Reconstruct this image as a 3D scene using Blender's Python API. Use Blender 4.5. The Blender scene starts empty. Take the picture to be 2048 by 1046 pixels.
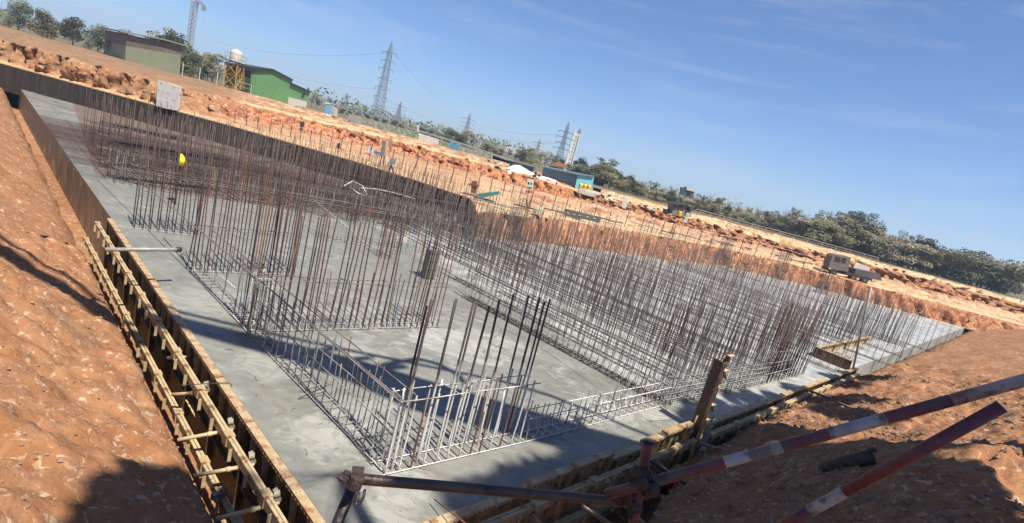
import bpy, bmesh, math, random
from mathutils import Vector, Matrix, noise
random.seed(7)
S = bpy.context.scene
COL = S.collection
R_ = math.radians

# ------------------------------------------------------------------ camera
F, ROLL, PITCH, H = 1048.0, R_(15), R_(11.3), 4.0
cam_d = bpy.data.cameras.new('camera'); cam = bpy.data.objects.new('camera', cam_d); COL.objects.link(cam)
cam_d.sensor_width = 36; cam_d.lens = 36*F/2048; cam_d.clip_start = 0.05; cam_d.clip_end = 8000
cam.matrix_world = (Matrix.Translation((0, 0, H)) @ Matrix.Rotation(R_(90)-PITCH, 4, 'X') @ Matrix.Rotation(ROLL, 4, 'Z'))
S.camera = cam

# ------------------------------------------------------------------ sun, sky, exposure
SUN_EL = R_(62); SX, SY = 0.70, -0.714
SUN = Vector((SX*math.cos(SUN_EL), SY*math.cos(SUN_EL), math.sin(SUN_EL))).normalized()
sd = bpy.data.lights.new('sun', 'SUN'); sd.energy = 5.0; sd.angle = R_(0.53); sd.color = (1.0, .955, .88)
so = bpy.data.objects.new('sun', sd); COL.objects.link(so)
so.rotation_euler = (-SUN).to_track_quat('-Z', 'Y').to_euler()
W = bpy.data.worlds.new('World'); S.world = W; W.use_nodes = True
nt = W.node_tree; nt.nodes.clear()
wo = nt.nodes.new('ShaderNodeOutputWorld'); bg = nt.nodes.new('ShaderNodeBackground')
sky = nt.nodes.new('ShaderNodeTexSky'); sky.sky_type = 'NISHITA'; sky.sun_disc = False
sky.sun_elevation = SUN_EL; sky.sun_rotation = math.atan2(SX, SY); sky.air_density = 1.0; sky.dust_density = 0.35; sky.ozone_density = 4.0; sky.altitude = 300
tc = nt.nodes.new('ShaderNodeTexCoord'); mp = nt.nodes.new('ShaderNodeMapping')
mp.inputs['Scale'].default_value = (1.3, 2.6, 15.0); mp.inputs['Rotation'].default_value = (R_(4), R_(5), R_(20))
nz = nt.nodes.new('ShaderNodeTexNoise'); nz.inputs['Scale'].default_value = 2.3; nz.inputs['Detail'].default_value = 7; nz.inputs['Roughness'].default_value = .55; nz.inputs['Distortion'].default_value = .25
cr = nt.nodes.new('ShaderNodeValToRGB'); cr.color_ramp.elements[0].position = .50; cr.color_ramp.elements[1].position = .72
cr.color_ramp.elements[1].color = (.20, .20, .20, 1)
mx = nt.nodes.new('ShaderNodeMix'); mx.data_type = 'RGBA'; mx.inputs[7].default_value = (6.0, 6.6, 7.6, 1)
gm = nt.nodes.new('ShaderNodeMix'); gm.data_type = 'RGBA'; gm.blend_type = 'MULTIPLY'; gm.inputs[0].default_value = 1; gm.inputs[7].default_value = (.76, .95, 1.26, 1)
L = nt.links.new
L(tc.outputs['Generated'], mp.inputs[0]); L(mp.outputs[0], nz.inputs[0]); L(nz.outputs[0], cr.inputs[0])
L(cr.outputs[0], mx.inputs[0]); L(sky.outputs[0], gm.inputs[6]); L(gm.outputs[2], mx.inputs[6]); L(mx.outputs[2], bg.inputs[0]); L(bg.outputs[0], wo.inputs[0])
bg.inputs[1].default_value = 0.052
S.view_settings.view_transform = 'Standard'; S.view_settings.look = 'None'; S.view_settings.exposure = 1.06; S.view_settings.gamma = 1
S.render.engine = 'CYCLES'

# ------------------------------------------------------------------ measuring helpers
def ray(x, y):
    dx, dy = x-1024, y-523
    u = dx*math.cos(ROLL)+dy*math.sin(ROLL); v = -dx*math.sin(ROLL)+dy*math.cos(ROLL)
    c, s = math.cos(PITCH), math.sin(PITCH)
    return Vector((u/F, c+s*(-v/F), -s+c*(-v/F)))
def at(x, y, z=0.0):
    d = ray(x, y); return Vector((0, 0, H))+d*((z-H)/d.z)
def dep(x, y, Y):
    d = ray(x, y); return Vector((0, 0, H))+d*(Y/d.y)
def dist(x, y, r):
    return Vector((0, 0, H))+ray(x, y).normalized()*r
def up(bx, by, z0, ty):
    """height of the vertical line standing on pixel (bx,by,z0) when it reaches picture row ty"""
    w = at(bx, by, z0); lo, hi = z0, z0+6
    for _ in range(50):
        m = (lo+hi)/2
        if proj(Vector((w.x, w.y, m)))[1] > ty: lo = m
        else: hi = m
    return lo
def proj(w):
    w = w-Vector((0, 0, H)); c, s = math.cos(PITCH), math.sin(PITCH)
    Y = c*w.y-s*w.z; Z = s*w.y+c*w.z; u = w.x/Y*F; v = -Z/Y*F
    return (1024+u*math.cos(ROLL)-v*math.sin(ROLL), 523+u*math.sin(ROLL)+v*math.cos(ROLL))

# ------------------------------------------------------------------ object helpers
ORG = {}
def tag(o, label=None, cat=None, group=None, kind=None):
    if label: o['label'] = label
    if cat: o['category'] = cat
    if group: o['group'] = group
    if kind: o['kind'] = kind
    return o
def thing(name, label, cat, loc, group=None):
    o = bpy.data.objects.new(name, None); COL.objects.link(o); o.location = loc; o.empty_display_size = .1
    ORG[o.name] = Vector(loc); return tag(o, label, cat, group)
class MB:
    def __init__(s): s.v = []; s.f = []; s.m = []; s.c = []
    def add(s, vs, fs, m=0, c=None):
        k = len(s.v); s.v += [tuple(v) for v in vs]; s.f += [tuple(i+k for i in f) for f in fs]; s.m += [m]*len(fs)
        if c is not None: s.c += [c]*len(vs)
        return s
    def box(s, p, sx, sy, sz, ax=None, m=0, c=None):
        """box centred at p with half sizes along the axes ax"""
        X, Y, Z = ax or (Vector((1, 0, 0)), Vector((0, 1, 0)), Vector((0, 0, 1))); p = Vector(p)
        vs = [p+X*a*sx+Y*b*sy+Z*d*sz for a in (-1, 1) for b in (-1, 1) for d in (-1, 1)]
        return s.add(vs, [(0, 1, 3, 2), (4, 6, 7, 5), (0, 4, 5, 1), (2, 3, 7, 6), (0, 2, 6, 4), (1, 5, 7, 3)], m, c)
    def tube(s, pts, r, n=6, m=0, cap=True, r2=None, c=None):
        pts = [Vector(p) for p in pts]; N = len(pts); vs = []; prev = None
        for i, p in enumerate(pts):
            d = (pts[min(i+1, N-1)]-pts[max(i-1, 0)]).normalized()
            if prev is None:
                a = d.orthogonal().normalized()
            else:
                a = (prev-d*prev.dot(d)).normalized()
            prev = a; b = d.cross(a); rr = r if r2 is None else r+(r2-r)*i/(N-1)
            for k in range(n):
                t = 2*math.pi*k/n; vs.append(p+(a*math.cos(t)+b*math.sin(t))*rr)
        fs = [(i*n+k, i*n+(k+1) % n, (i+1)*n+(k+1) % n, (i+1)*n+k) for i in range(N-1) for k in range(n)]
        if cap: fs += [tuple(range(n))[::-1], tuple((N-1)*n+k for k in range(n))]
        return s.add(vs, fs, m, c)
    def prism(s, pts, dvec, m=0, c=None):
        n = len(pts); pts = [Vector(p) for p in pts]; d = Vector(dvec)
        vs = pts+[p+d for p in pts]
        fs = [tuple(range(n)), tuple(range(2*n-1, n-1, -1))]+[(i, i+n, (i+1) % n+n, (i+1) % n) for i in range(n)]
        return s.add(vs, fs, m, c)
    def build(s, name, mat, parent=None, origin=None, smooth=False, label=None):
        o_ = Vector(origin) if origin is not None else (ORG.get(parent.name, Vector()) if parent else Vector())
        me = bpy.data.meshes.new(name); me.from_pydata([tuple(Vector(v)-o_) for v in s.v], [], s.f)
        for mt in (mat if isinstance(mat, (list, tuple)) else [mat]): me.materials.append(mt)
        if any(s.m): me.polygons.foreach_set('material_index', s.m)
        if s.c:
            ca = me.color_attributes.new('tint', 'FLOAT_COLOR', 'POINT'); fl = []
            for c in s.c: fl += list(c)+[1] if len(c) == 3 else list(c)
            ca.data.foreach_set('color', fl)
        me.validate(); me.update()
        bm = bmesh.new(); bm.from_mesh(me); bmesh.ops.recalc_face_normals(bm, faces=bm.faces) if len(bm.faces) < 60000 else None; bm.to_mesh(me); bm.free()
        if smooth: me.polygons.foreach_set('use_smooth', [True]*len(me.polygons))
        o = bpy.data.objects.new(name, me); COL.objects.link(o)
        if parent:
            o.parent = parent
            base = ORG.get(parent.name, Vector()); o.location = o_-base; ORG[o.name] = o_
        else:
            o.location = o_; ORG[o.name] = o_
        if label: o['label'] = label
        return o
def copy_tree(o, parent=None):
    c = o.copy(); COL.objects.link(c)
    if parent: c.parent = parent
    for ch in o.children: copy_tree(ch, c)
    return c
ONES = 'zeroth first second third fourth fifth sixth seventh eighth ninth tenth eleventh twelfth thirteenth fourteenth fifteenth sixteenth seventeenth eighteenth nineteenth'.split()
def nth(i):
    if i < 20: return ONES[i]
    t = ['', '', 'twenty', 'thirty', 'forty', 'fifty', 'sixty', 'seventy'][i//10]
    return (t[:-1]+'ieth') if i % 10 == 0 else t+'-'+ONES[i % 10]

# ------------------------------------------------------------------ materials
MATS = {}
K = .77
def mat(name, c1, c2=None, scale=3.0, rough=.7, metal=0.0, bump=0.0, bscale=None, detail=6, stretch=None, lo=.35, hi=.65, c3=None, s3=None, lo3=.55, hi3=.7, spec=.5, coord='Object', bdist=.02):
    if name in MATS: return MATS[name]
    c1 = tuple(v*K for v in c1); c2 = c2 and tuple(v*K for v in c2); c3 = c3 and tuple(v*K for v in c3)
    m = bpy.data.materials.new(name); MATS[name] = m; m.use_nodes = True; n = m.node_tree.nodes; l = m.node_tree.links.new
    b = n['Principled BSDF']; b.inputs['Roughness'].default_value = rough; b.inputs['Metallic'].default_value = metal
    b.inputs['Specular IOR Level'].default_value = spec
    b.inputs['Base Color'].default_value = (*c1, 1)
    t = n.new('ShaderNodeTexCoord'); mp = n.new('ShaderNodeMapping'); l(t.outputs[coord], mp.inputs[0])
    if stretch: mp.inputs['Scale'].default_value = stretch
    last = None
    if c2:
        a = n.new('ShaderNodeTexNoise'); a.inputs['Scale'].default_value = scale; a.inputs['Detail'].default_value = detail; a.inputs['Roughness'].default_value = .62
        l(mp.outputs[0], a.inputs[0]); r = n.new('ShaderNodeMapRange'); r.inputs[1].default_value = lo; r.inputs[2].default_value = hi; l(a.outputs[0], r.inputs[0])
        x = n.new('ShaderNodeMix'); x.data_type = 'RGBA'; x.inputs[6].default_value = (*c1, 1); x.inputs[7].default_value = (*c2, 1)
        l(r.outputs[0], x.inputs[0]); last = x.outputs[2]
    if c3:
        a = n.new('ShaderNodeTexNoise'); a.inputs['Scale'].default_value = s3 or scale*3; a.inputs['Detail'].default_value = 8; l(mp.outputs[0], a.inputs[0])
        r = n.new('ShaderNodeMapRange'); r.inputs[1].default_value = lo3; r.inputs[2].default_value = hi3; l(a.outputs[0], r.inputs[0])
        x = n.new('ShaderNodeMix'); x.data_type = 'RGBA'; x.inputs[7].default_value = (*c3, 1); l(last, x.inputs[6]); l(r.outputs[0], x.inputs[0]); last = x.outputs[2]
    if last: l(last, b.inputs['Base Color'])
    if bump:
        a = n.new('ShaderNodeTexNoise'); a.inputs['Scale'].default_value = bscale or scale*4; a.inputs['Detail'].default_value = 8; l(mp.outputs[0], a.inputs[0])
        u = n.new('ShaderNodeBump'); u.inputs['Strength'].default_value = bump; u.inputs['Distance'].default_value = bdist; l(a.outputs[0], u.inputs['Height']); l(u.outputs[0], b.inputs['Normal'])
    return m
def nd(m, t): return m.node_tree.nodes.new(t)

RUST = mat('rusty_rebar', (.055, .036, .030), (.11, .062, .044), 14, .8, .2, .3, 60)
RUSTD = mat('dark_rebar', (.032, .027, .026), (.07, .05, .042), 9, .7, .3, .3, 60)
ORANGE = mat('orange_rust', (.22, .075, .03), (.10, .045, .03), 9, .85)
# bars splashed with cement low down, bare rust above: the splash is a coating on the steel
SPL = bpy.data.materials.new('splashed_rebar'); SPL.use_nodes = True
def splash_material(SPL, h0, h1, cemc=(.50, .49, .45)):
    l = SPL.node_tree.links.new; b = SPL.node_tree.nodes['Principled BSDF']; b.inputs['Roughness'].default_value = .75
    g = nd(SPL, 'ShaderNodeNewGeometry'); sp = nd(SPL, 'ShaderNodeSeparateXYZ'); l(g.outputs['Position'], sp.inputs[0])
    a = nd(SPL, 'ShaderNodeTexNoise'); a.inputs['Scale'].default_value = 3.0; a.inputs['Detail'].default_value = 6; l(g.outputs['Position'], a.inputs[0])
    ma = nd(SPL, 'ShaderNodeMath'); ma.operation = 'MULTIPLY_ADD'; ma.inputs[1].default_value = -1.3; l(a.outputs[0], ma.inputs[0])
    ad = nd(SPL, 'ShaderNodeMath'); ad.operation = 'ADD'; ad.inputs[1].default_value = .65; l(ma.outputs[0], ad.inputs[0]); l(sp.outputs[2], ma.inputs[2])
    r = nd(SPL, 'ShaderNodeMapRange'); r.inputs[1].default_value = h0; r.inputs[2].default_value = h1; l(ad.outputs[0], r.inputs[0])
    x = nd(SPL, 'ShaderNodeMix'); x.data_type = 'RGBA'; x.inputs[6].default_value = (cemc[0]*.9, cemc[1]*.9, cemc[2]*.9, 1); l(r.outputs[0], x.inputs[0])
    a2 = nd(SPL, 'ShaderNodeTexNoise'); a2.inputs['Scale'].default_value = 1.1; l(g.outputs['Position'], a2.inputs[0])
    x2 = nd(SPL, 'ShaderNodeMix'); x2.data_type = 'RGBA'; x2.inputs[6].default_value = (.040, .033, .031, 1); x2.inputs[7].default_value = (.095, .062, .048, 1); l(a2.outputs[0], x2.inputs[0])
    l(x2.outputs[2], x.inputs[7]); l(x.outputs[2], b.inputs['Base Color'])
splash_material(SPL, .85, 1.2, (.56, .54, .49))
SPL2 = bpy.data.materials.new('lightly_splashed_rebar'); SPL2.use_nodes = True; splash_material(SPL2, .25, 1.15, (.30, .29, .265))
SPL3 = bpy.data.materials.new('pale_splashed_rebar'); SPL3.use_nodes = True; splash_material(SPL3, .3, 1.0, (.27, .26, .23))
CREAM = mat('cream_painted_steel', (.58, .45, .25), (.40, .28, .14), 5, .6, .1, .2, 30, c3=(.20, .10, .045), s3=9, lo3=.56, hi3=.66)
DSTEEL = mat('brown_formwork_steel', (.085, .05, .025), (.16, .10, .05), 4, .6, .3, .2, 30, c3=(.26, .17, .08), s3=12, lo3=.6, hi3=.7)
FLANGE = mat('worn_flange_steel', (.52, .41, .24), (.36, .21, .10), 3.5, .55, .1, .15, 40, c3=(.30, .14, .06), s3=6, lo3=.50, hi3=.62)
HOLE = mat('dark_hole', (.015, .01, .008), rough=1)
CEMCLAMP = mat('cement_crusted_clamp', (.36, .33, .26), (.2, .15, .09), 20, .9, .1, .6, 60)
PIPEB = mat('brown_scaffold_pipe', (.075, .05, .04), (.13, .085, .06), 7, .45, .5, .2, 40, stretch=(1, 1, 1), c3=(.04, .028, .025), s3=14)
PIPED = mat('black_brown_pipe', (.03, .024, .022), (.06, .045, .04), 8, .5, .5, .3, 40)
PRED = mat('red_painted_pipe', (.17, .03, .038), (.09, .025, .03), 7, .55, .1, .3, 40, c3=(.10, .06, .05), s3=16, lo3=.5, hi3=.62)
PWHT = mat('white_painted_pipe', (.42, .38, .38), (.25, .21, .20), 7, .6, .1, .3, 40, c3=(.15, .10, .085), s3=15, lo3=.5, hi3=.6)
CLAMP = mat('rusty_clamp', (.05, .035, .03), (.10, .06, .045), 25, .7, .5, .6, 60)

# wet concrete slab
def slab_mat():
    m = bpy.data.materials.new('fresh_concrete'); m.use_nodes = True; l = m.node_tree.links.new; b = m.node_tree.nodes['Principled BSDF']
    t = nd(m, 'ShaderNodeTexCoord'); mp = nd(m, 'ShaderNodeMapping'); l(t.outputs['Object'], mp.inputs[0]); mp.inputs['Rotation'].default_value = (0, 0, R_(-42))
    mp.inputs['Scale'].default_value = (1, 1.6, 1)
    def noi(s, d, w=0.0, rr=.6):
        a = nd(m, 'ShaderNodeTexNoise'); a.inputs['Scale'].default_value = s; a.inputs['Detail'].default_value = d; a.inputs['Roughness'].default_value = rr; a.inputs['Distortion'].default_value = w; l(mp.outputs[0], a.inputs[0]); return a.outputs[0]
    def rng(o, a, c, x=0., y=1.):
        r = nd(m, 'ShaderNodeMapRange'); r.inputs[1].default_value = a; r.inputs[2].default_value = c; r.inputs[3].default_value = x; r.inputs[4].default_value = y; r.interpolation_type = 'SMOOTHSTEP'; l(o, r.inputs[0]); return r.outputs[0]
    def mix(f, c1, c2):
        x = nd(m, 'ShaderNodeMix'); x.data_type = 'RGBA'; l(f, x.inputs[0])
        for k, c in ((6, c1), (7, c2)):
            if isinstance(c, tuple): x.inputs[k].default_value = (c[0]*K, c[1]*K, c[2]*K, 1)
            else: l(c, x.inputs[k])
        return x.outputs[2]
    def mul(a, b2):
        q = nd(m, 'ShaderNodeMath'); q.operation = 'MULTIPLY'; l(a, q.inputs[0])
        if isinstance(b2, float): q.inputs[1].default_value = b2
        else: l(b2, q.inputs[1])
        return q.outputs[0]
    c = mix(rng(noi(.55, 5, .6), .35, .65), (.182, .176, .143), (.222, .214, .175))
    c = mix(mul(rng(noi(2.2, 8, 1.2), .45, .7), .5), c, (.25, .248, .212))
    milk = mul(rng(noi(.62, 8, 1.4, .66), .55, .64), rng(noi(3.4, 9, .8, .7), .36, .60))
    c = mix(mul(milk, .6), c, (.42, .41, .36))
    pn = nd(m, 'ShaderNodeTexNoise'); pn.inputs['Scale'].default_value = 1.15; pn.inputs['Detail'].default_value = 9; pn.inputs['Roughness'].default_value = .68; pn.inputs['Distortion'].default_value = 1.1; l(mp.outputs[0], pn.inputs[0])
    for (X_, Y_, R_2, st_) in ((-1.78, 5.97, .42, .6), (-.75, 10.3, 1.0, .75), (-.62, 5.25, .40, .6), (-2.6, 10.4, .7, .5), (-5.3, 9.1, .7, .35), (.45, 10.9, .45, .6), (2.3, 8.9, .5, .7), (1.9, 8.25, .35, .6), (-3.9, 9.6, .5, .4), (-2.3, 8.75, .5, .45), (-1.5, 7.0, .5, .45), (-3.1, 7.4, .5, .4), (3.2, 9.3, .45, .7)):
        dn = nd(m, 'ShaderNodeVectorMath'); dn.operation = 'DISTANCE'; dn.inputs[1].default_value = (X_, Y_, 0); l(t.outputs['Object'], dn.inputs[0])
        dm = nd(m, 'ShaderNodeMath'); dm.operation = 'MULTIPLY_ADD'; dm.inputs[1].default_value = 5.5; l(pn.outputs[0], dm.inputs[0]); da = nd(m, 'ShaderNodeMath'); da.operation = 'DIVIDE'; l(dn.outputs['Value'], da.inputs[0]); da.inputs[1].default_value = -R_2; l(da.outputs[0], dm.inputs[2])
        c = mix(mul(rng(dm.outputs[0], 1.4, 2.2), st_*1.1), c, (.39, .38, .325))
    fine = rng(noi(38, 4), .62, .72)
    c = mix(mul(rng(noi(1.1, 3, 3.5, .5), .485, .50, 0, 1), .25), c, (.125, .12, .105))
    c = mix(mul(fine, .35), c, (.33, .32, .28))
    # wet glare under the right bars, painted into the colour with pale laitance
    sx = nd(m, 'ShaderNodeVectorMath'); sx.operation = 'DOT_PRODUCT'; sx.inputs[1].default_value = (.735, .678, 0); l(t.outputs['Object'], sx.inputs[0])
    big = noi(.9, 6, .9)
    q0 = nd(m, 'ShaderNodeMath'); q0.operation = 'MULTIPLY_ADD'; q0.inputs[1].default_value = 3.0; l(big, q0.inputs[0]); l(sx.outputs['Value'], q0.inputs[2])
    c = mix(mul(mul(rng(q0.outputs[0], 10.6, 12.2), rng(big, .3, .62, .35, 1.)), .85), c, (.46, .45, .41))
    l(c, b.inputs['Base Color'])
    l(rng(noi(.9, 5, .8), .3, .7, .22, .6), b.inputs['Roughness']); b.inputs['Specular IOR Level'].default_value = .45
    bu = nd(m, 'ShaderNodeBump'); bu.inputs['Strength'].default_value = .5; bu.inputs['Distance'].default_value = .012
    wv = nd(m, 'ShaderNodeTexWave'); wv.inputs['Scale'].default_value = .55; wv.inputs['Distortion'].default_value = 9; wv.inputs['Detail'].default_value = 5; wv.inputs['Detail Scale'].default_value = 1.4; l(mp.outputs[0], wv.inputs[0])
    c = mix(mul(rng(wv.outputs[1], .55, .95), .22), c, (.255, .25, .222)); l(c, b.inputs['Base Color'])
    ad = nd(m, 'ShaderNodeMath'); ad.operation = 'ADD'; l(noi(5, 6, .6), ad.inputs[0]); l(mul(milk, .8), ad.inputs[1]); l(ad.outputs[0], bu.inputs['Height']); l(bu.outputs[0], b.inputs['Normal'])
    return m
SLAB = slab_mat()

# excavated soil: attribute tint.r = pale crust share, tint.g = scrub / dry grass share, tint.b = dark red share
def soil_mat(name, sc=1.0, bumpd=.06):
    m = bpy.data.materials.new(name); m.use_nodes = True; l = m.node_tree.links.new; b = m.node_tree.nodes['Principled BSDF']; b.inputs['Roughness'].default_value = .95; b.inputs['Specular IOR Level'].default_value = .15
    t = nd(m, 'ShaderNodeTexCoord'); at_ = nd(m, 'ShaderNodeAttribute'); at_.attribute_name = 'tint'; sp = nd(m, 'ShaderNodeSeparateColor'); l(at_.outputs['Color'], sp.inputs[0])
    def noi(s, d, w=0.0):
        a = nd(m, 'ShaderNodeTexNoise'); a.inputs['Scale'].default_value = s*sc; a.inputs['Detail'].default_value = d; a.inputs['Roughness'].default_value = .65; a.inputs['Distortion'].default_value = w; l(t.outputs['Object'], a.inputs[0]); return a.outputs[0]
    def rng(o, a, c):
        r = nd(m, 'ShaderNodeMapRange'); r.inputs[1].default_value = a; r.inputs[2].default_value = c; l(o, r.inputs[0]); return r.outputs[0]
    def mix(f, c1, c2):
        x = nd(m, 'ShaderNodeMix'); x.data_type = 'RGBA'
        if isinstance(f, float): x.inputs[0].default_value = f
        else: l(f, x.inputs[0])
        for k, c in ((6, c1), (7, c2)):
            if isinstance(c, tuple): x.inputs[k].default_value = (c[0]*K, c[1]*K, c[2]*K, 1)
            else: l(c, x.inputs[k])
        return x.outputs[2]
    def add(a, b2, k=1.0):
        q = nd(m, 'ShaderNodeMath'); q.operation = 'MULTIPLY_ADD'; l(a, q.inputs[0]); q.inputs[1].default_value = k; l(b2, q.inputs[2]); return q.outputs[0]
    base = mix(rng(noi(1.3, 8), .35, .65), (.27, .115, .048), (.36, .18, .088))
    pale = mix(rng(noi(2.6, 6), .35, .65), (.52, .35, .18), (.62, .46, .27))
    c = mix(rng(add(noi(.8, 8, .5), sp.outputs[0], .9), .72, 1.1), base, pale)
    red = mix(rng(noi(2.0, 7), .4, .6), (.35, .115, .045), (.50, .21, .095))
    c = mix(rng(add(noi(1.0, 7, .5), sp.outputs[2], .8), .75, 1.15), c, red)
    mps = nd(m, 'ShaderNodeMapping'); mps.inputs['Scale'].default_value = (1.7, .5, .10); l(t.outputs['Object'], mps.inputs[0])
    st = nd(m, 'ShaderNodeTexNoise'); st.inputs['Scale'].default_value = 2.6*sc; st.inputs['Detail'].default_value = 6; st.inputs['Roughness'].default_value = .7; l(mps.outputs[0], st.inputs[0])
    sm_ = nd(m, 'ShaderNodeMath'); sm_.operation = 'MULTIPLY'; l(rng(st.outputs[0], .46, .60), sm_.inputs[0]); l(rng(sp.outputs[2], .1, .5), sm_.inputs[1])
    c = mix(sm_.outputs[0], c, (.17, .05, .022))
    st2 = nd(m, 'ShaderNodeTexNoise'); st2.inputs['Scale'].default_value = 3.4*sc; st2.inputs['Detail'].default_value = 5; l(mps.outputs[0], st2.inputs[0])
    sm2 = nd(m, 'ShaderNodeMath'); sm2.operation = 'MULTIPLY'; l(rng(st2.outputs[0], .56, .66), sm2.inputs[0]); l(rng(sp.outputs[2], .1, .6), sm2.inputs[1])
    c = mix(sm2.outputs[0], c, (.46, .26, .13))
    mo = nd(m, 'ShaderNodeMath'); mo.operation = 'MULTIPLY'; l(rng(noi(1.5, 9, 1.6), .52, .66), mo.inputs[0]); mo.inputs[1].default_value = .6
    c = mix(mo.outputs[0], c, (.24, .12, .075))
    mo2 = nd(m, 'ShaderNodeMath'); mo2.operation = 'MULTIPLY'; l(rng(noi(4.5, 9, .8), .56, .64), mo2.inputs[0]); mo2.inputs[1].default_value = .7
    c = mix(mo2.outputs[0], c, (.60, .46, .30))
    gr = mix(rng(noi(2.2, 7), .4, .6), (.09, .085, .045), (.18, .145, .085))
    c = mix(rng(add(noi(.5, 7, .5), sp.outputs[1], .9), .75, 1.1), c, gr)
    l(c, b.inputs['Base Color'])
    bu = nd(m, 'ShaderNodeBump'); bu.inputs['Strength'].default_value = .8; bu.inputs['Distance'].default_value = bumpd
    l(add(noi(6, 9), noi(1.6, 6), .6), bu.inputs['Height']); l(bu.outputs[0], b.inputs['Normal'])
    return m
SOIL = soil_mat('excavated_earth'); SOILN = soil_mat('near_earth', 1.9, .05)

# ------------------------------------------------------------------ STRUCTURE: terrain
PX = [-420, 0, 327, 460, 600, 713, 828, 940, 955, 1099, 1185, 1322, 1437, 1551, 1609, 1722, 2048, 2480]
RA = [None]*7+[None, 476, 489, 499, 519, 531, 557, 570, 601, 688, 803]
RB = [15, 127, 216, 252, 292, 325, 361, 399, 428, 434, 449, 472, 495, 520, 536, 567, 651, 764]
RC = [14, 126, 209, 236, 262, 287, 315, 346, 348, 388, 402, 440, 473, 500, 517, 545, 630, 744]
RD = [-28, 82, 165, 195, 231, 258, 287, 318, 321, 361, 388, 418, 450, 479, 495, 521, 606, 722]
RE = [-64, 48, 137, 172, 206, 238, 267, 299, 303, 344, 367, 402, 433, 463, 478, 509, 596, 712]
ZB, ZC, ZD, ZE = 1.2, 1.4, 2.3, 2.5
RE = [y+(4 if x < 500 else 7) for x, y in zip(PX, RE)]
def lerp_tab(T, x):
    for i in range(len(PX)-1):
        if PX[i] <= x <= PX[i+1]:
            if T[i] is None or T[i+1] is None: return None
            t = (x-PX[i])/(PX[i+1]-PX[i]); return T[i]+(T[i+1]-T[i])*t
    return T[-1]
def fz(x, y, z, s, o=5): return noise.fractal(Vector((x*s, y*s, z*s)), 1.0, 2.0, o)
def smooth(a, b, x): t = max(0, min(1, (x-a)/(b-a))); return t*t*(3-2*t)
def terrain():
    mb = MB(); cols = []; x = PX[0]
    while x <= PX[-1]: cols.append(x); x += 4
    SEG = [(0, 10), (1, 16), (2, 14), (3, 16), (4, 5)]
    nr = sum(k for _, k in SEG)+1
    for x in cols:
        B = at(x, lerp_tab(RB, x), ZB); a = lerp_tab(RA, x)
        if x < 955 or a is None: A = Vector((B.x, B.y, -.1))+Vector((.17, .36, 0)); B = B+Vector((.05, .1, 0)); left = True
        else: A = at(x, a, -.03); left = False
        if not left and B.y < A.y+.3: B = Vector((A.x*(A.y+.3)/A.y, A.y+.3, ZB))
        P = [A, B, at(x, lerp_tab(RC, x), ZC), at(x, lerp_tab(RD, x), ZD), at(x, lerp_tab(RE, x), ZE)]
        dd_ = ray(x, lerp_tab(RD, x)); P[3] = Vector((0, 0, H))+dd_*((P[2].y+1.3)/dd_.y)
        for i in range(2, 5):
            if P[i].y < P[i-1].y+.4: P[i] = Vector((P[i].x*(P[i-1].y+.4)/P[i].y, P[i-1].y+.4, P[i].z))
        E = P[4]; P.append(Vector((E.x*1500/E.y, 1500, 2.6)))
        for si, k in SEG:
            for j in range(k+(1 if si == 4 else 0)):
                t = j/k
                if si == 4: p = E+(P[5]-E)*(t**3)
                elif si == 2: p = P[2]+(P[3]-P[2])*t
                elif si == 0 and not left: p = A+(B-A)*(t**1.3); p.z = A.z+(B.z-A.z)*smooth(0, .8, t)
                else: p = P[si]+(P[si+1]-P[si])*t
                n1 = fz(p.x, p.y, p.z, .35); n2 = fz(p.x, p.y, p.z*.3, 1.3); gv = fz(p.x*1.0, p.y*.25, 7, 3.2, 4)
                c = [0, 0, 0]
                if si == 0:
                    e = 4*t*(1-t)
                    if not left: p += Vector((0, 1, 0))*(gv*.9*e)+Vector((0, 0, n2*.10*e)); c = [.15+.5*smooth(.75, 1, t), 0, .55*(1-smooth(.8, 1, t))]
                elif si == 1:
                    p.z += n2*.05+max(0, n1)*.12*(0 if t < .05 else 1); c = [.62+(-.1 if left else .0)-.2*t, 0, .1]
                    if not left and x > 1000: p.z += (n2*.22+gv*.1)*smooth(.1, .3, t)*smooth(1000, 1200, x); c[2] = .5*max(0, n1*3)
                elif si == 2:
                    e = 4*t*(1-t); p += Vector((0, 1, 0))*((gv*.7+n2*.5)*(.3+.7*e)*(1 if x < 1150 else 1.8)); p.z += n2*.06
                    rw = 1 if x < 1140 else .35
                    c = [.75*smooth(.68, .95, t)-.2*e*rw, 0, .95*(1-smooth(.6, .85, t))*max(.5, rw)*smooth(-.05, .15, t)]
                    k_ = 1-smooth(425, 540, x); c = [c[0]*(1-k_)+.25*k_, .3*k_, c[2]*(1-k_*.8)]
                elif si == 3:
                    p.z += (n2*.25+n1*.3)*(.6 if x < 1180 else 1.1)*(1-t*.4); c = [.62-.9*max(0, n1)-.8*max(0, n2), .1*t, .25*max(0, n2)*3]
                    k_ = 1-smooth(425, 560, x); c = [c[0]*(1-k_)+.25*k_, c[1]+.4*k_, c[2]]
                    if x > 1180: c = [.55+n1*.7, .12, .45*max(0, n2)*2]
                else:
                    p.z += n1*.05; c = [.2-.2*smooth(0, .25, t), .35+.5*smooth(0, .2, t), 0]
                mb.v.append(tuple(p)); mb.c.append(tuple(max(0, q) for q in c))
    n = len(cols)
    for i in range(n-1):
        for j in range(nr-1): mb.f.append((i*nr+j, (i+1)*nr+j, (i+1)*nr+j+1, i*nr+j+1)); mb.m.append(0)
    o = mb.build('terrain', SOIL, smooth=True); tag(o, kind='structure'); return o
terrain()

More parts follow.
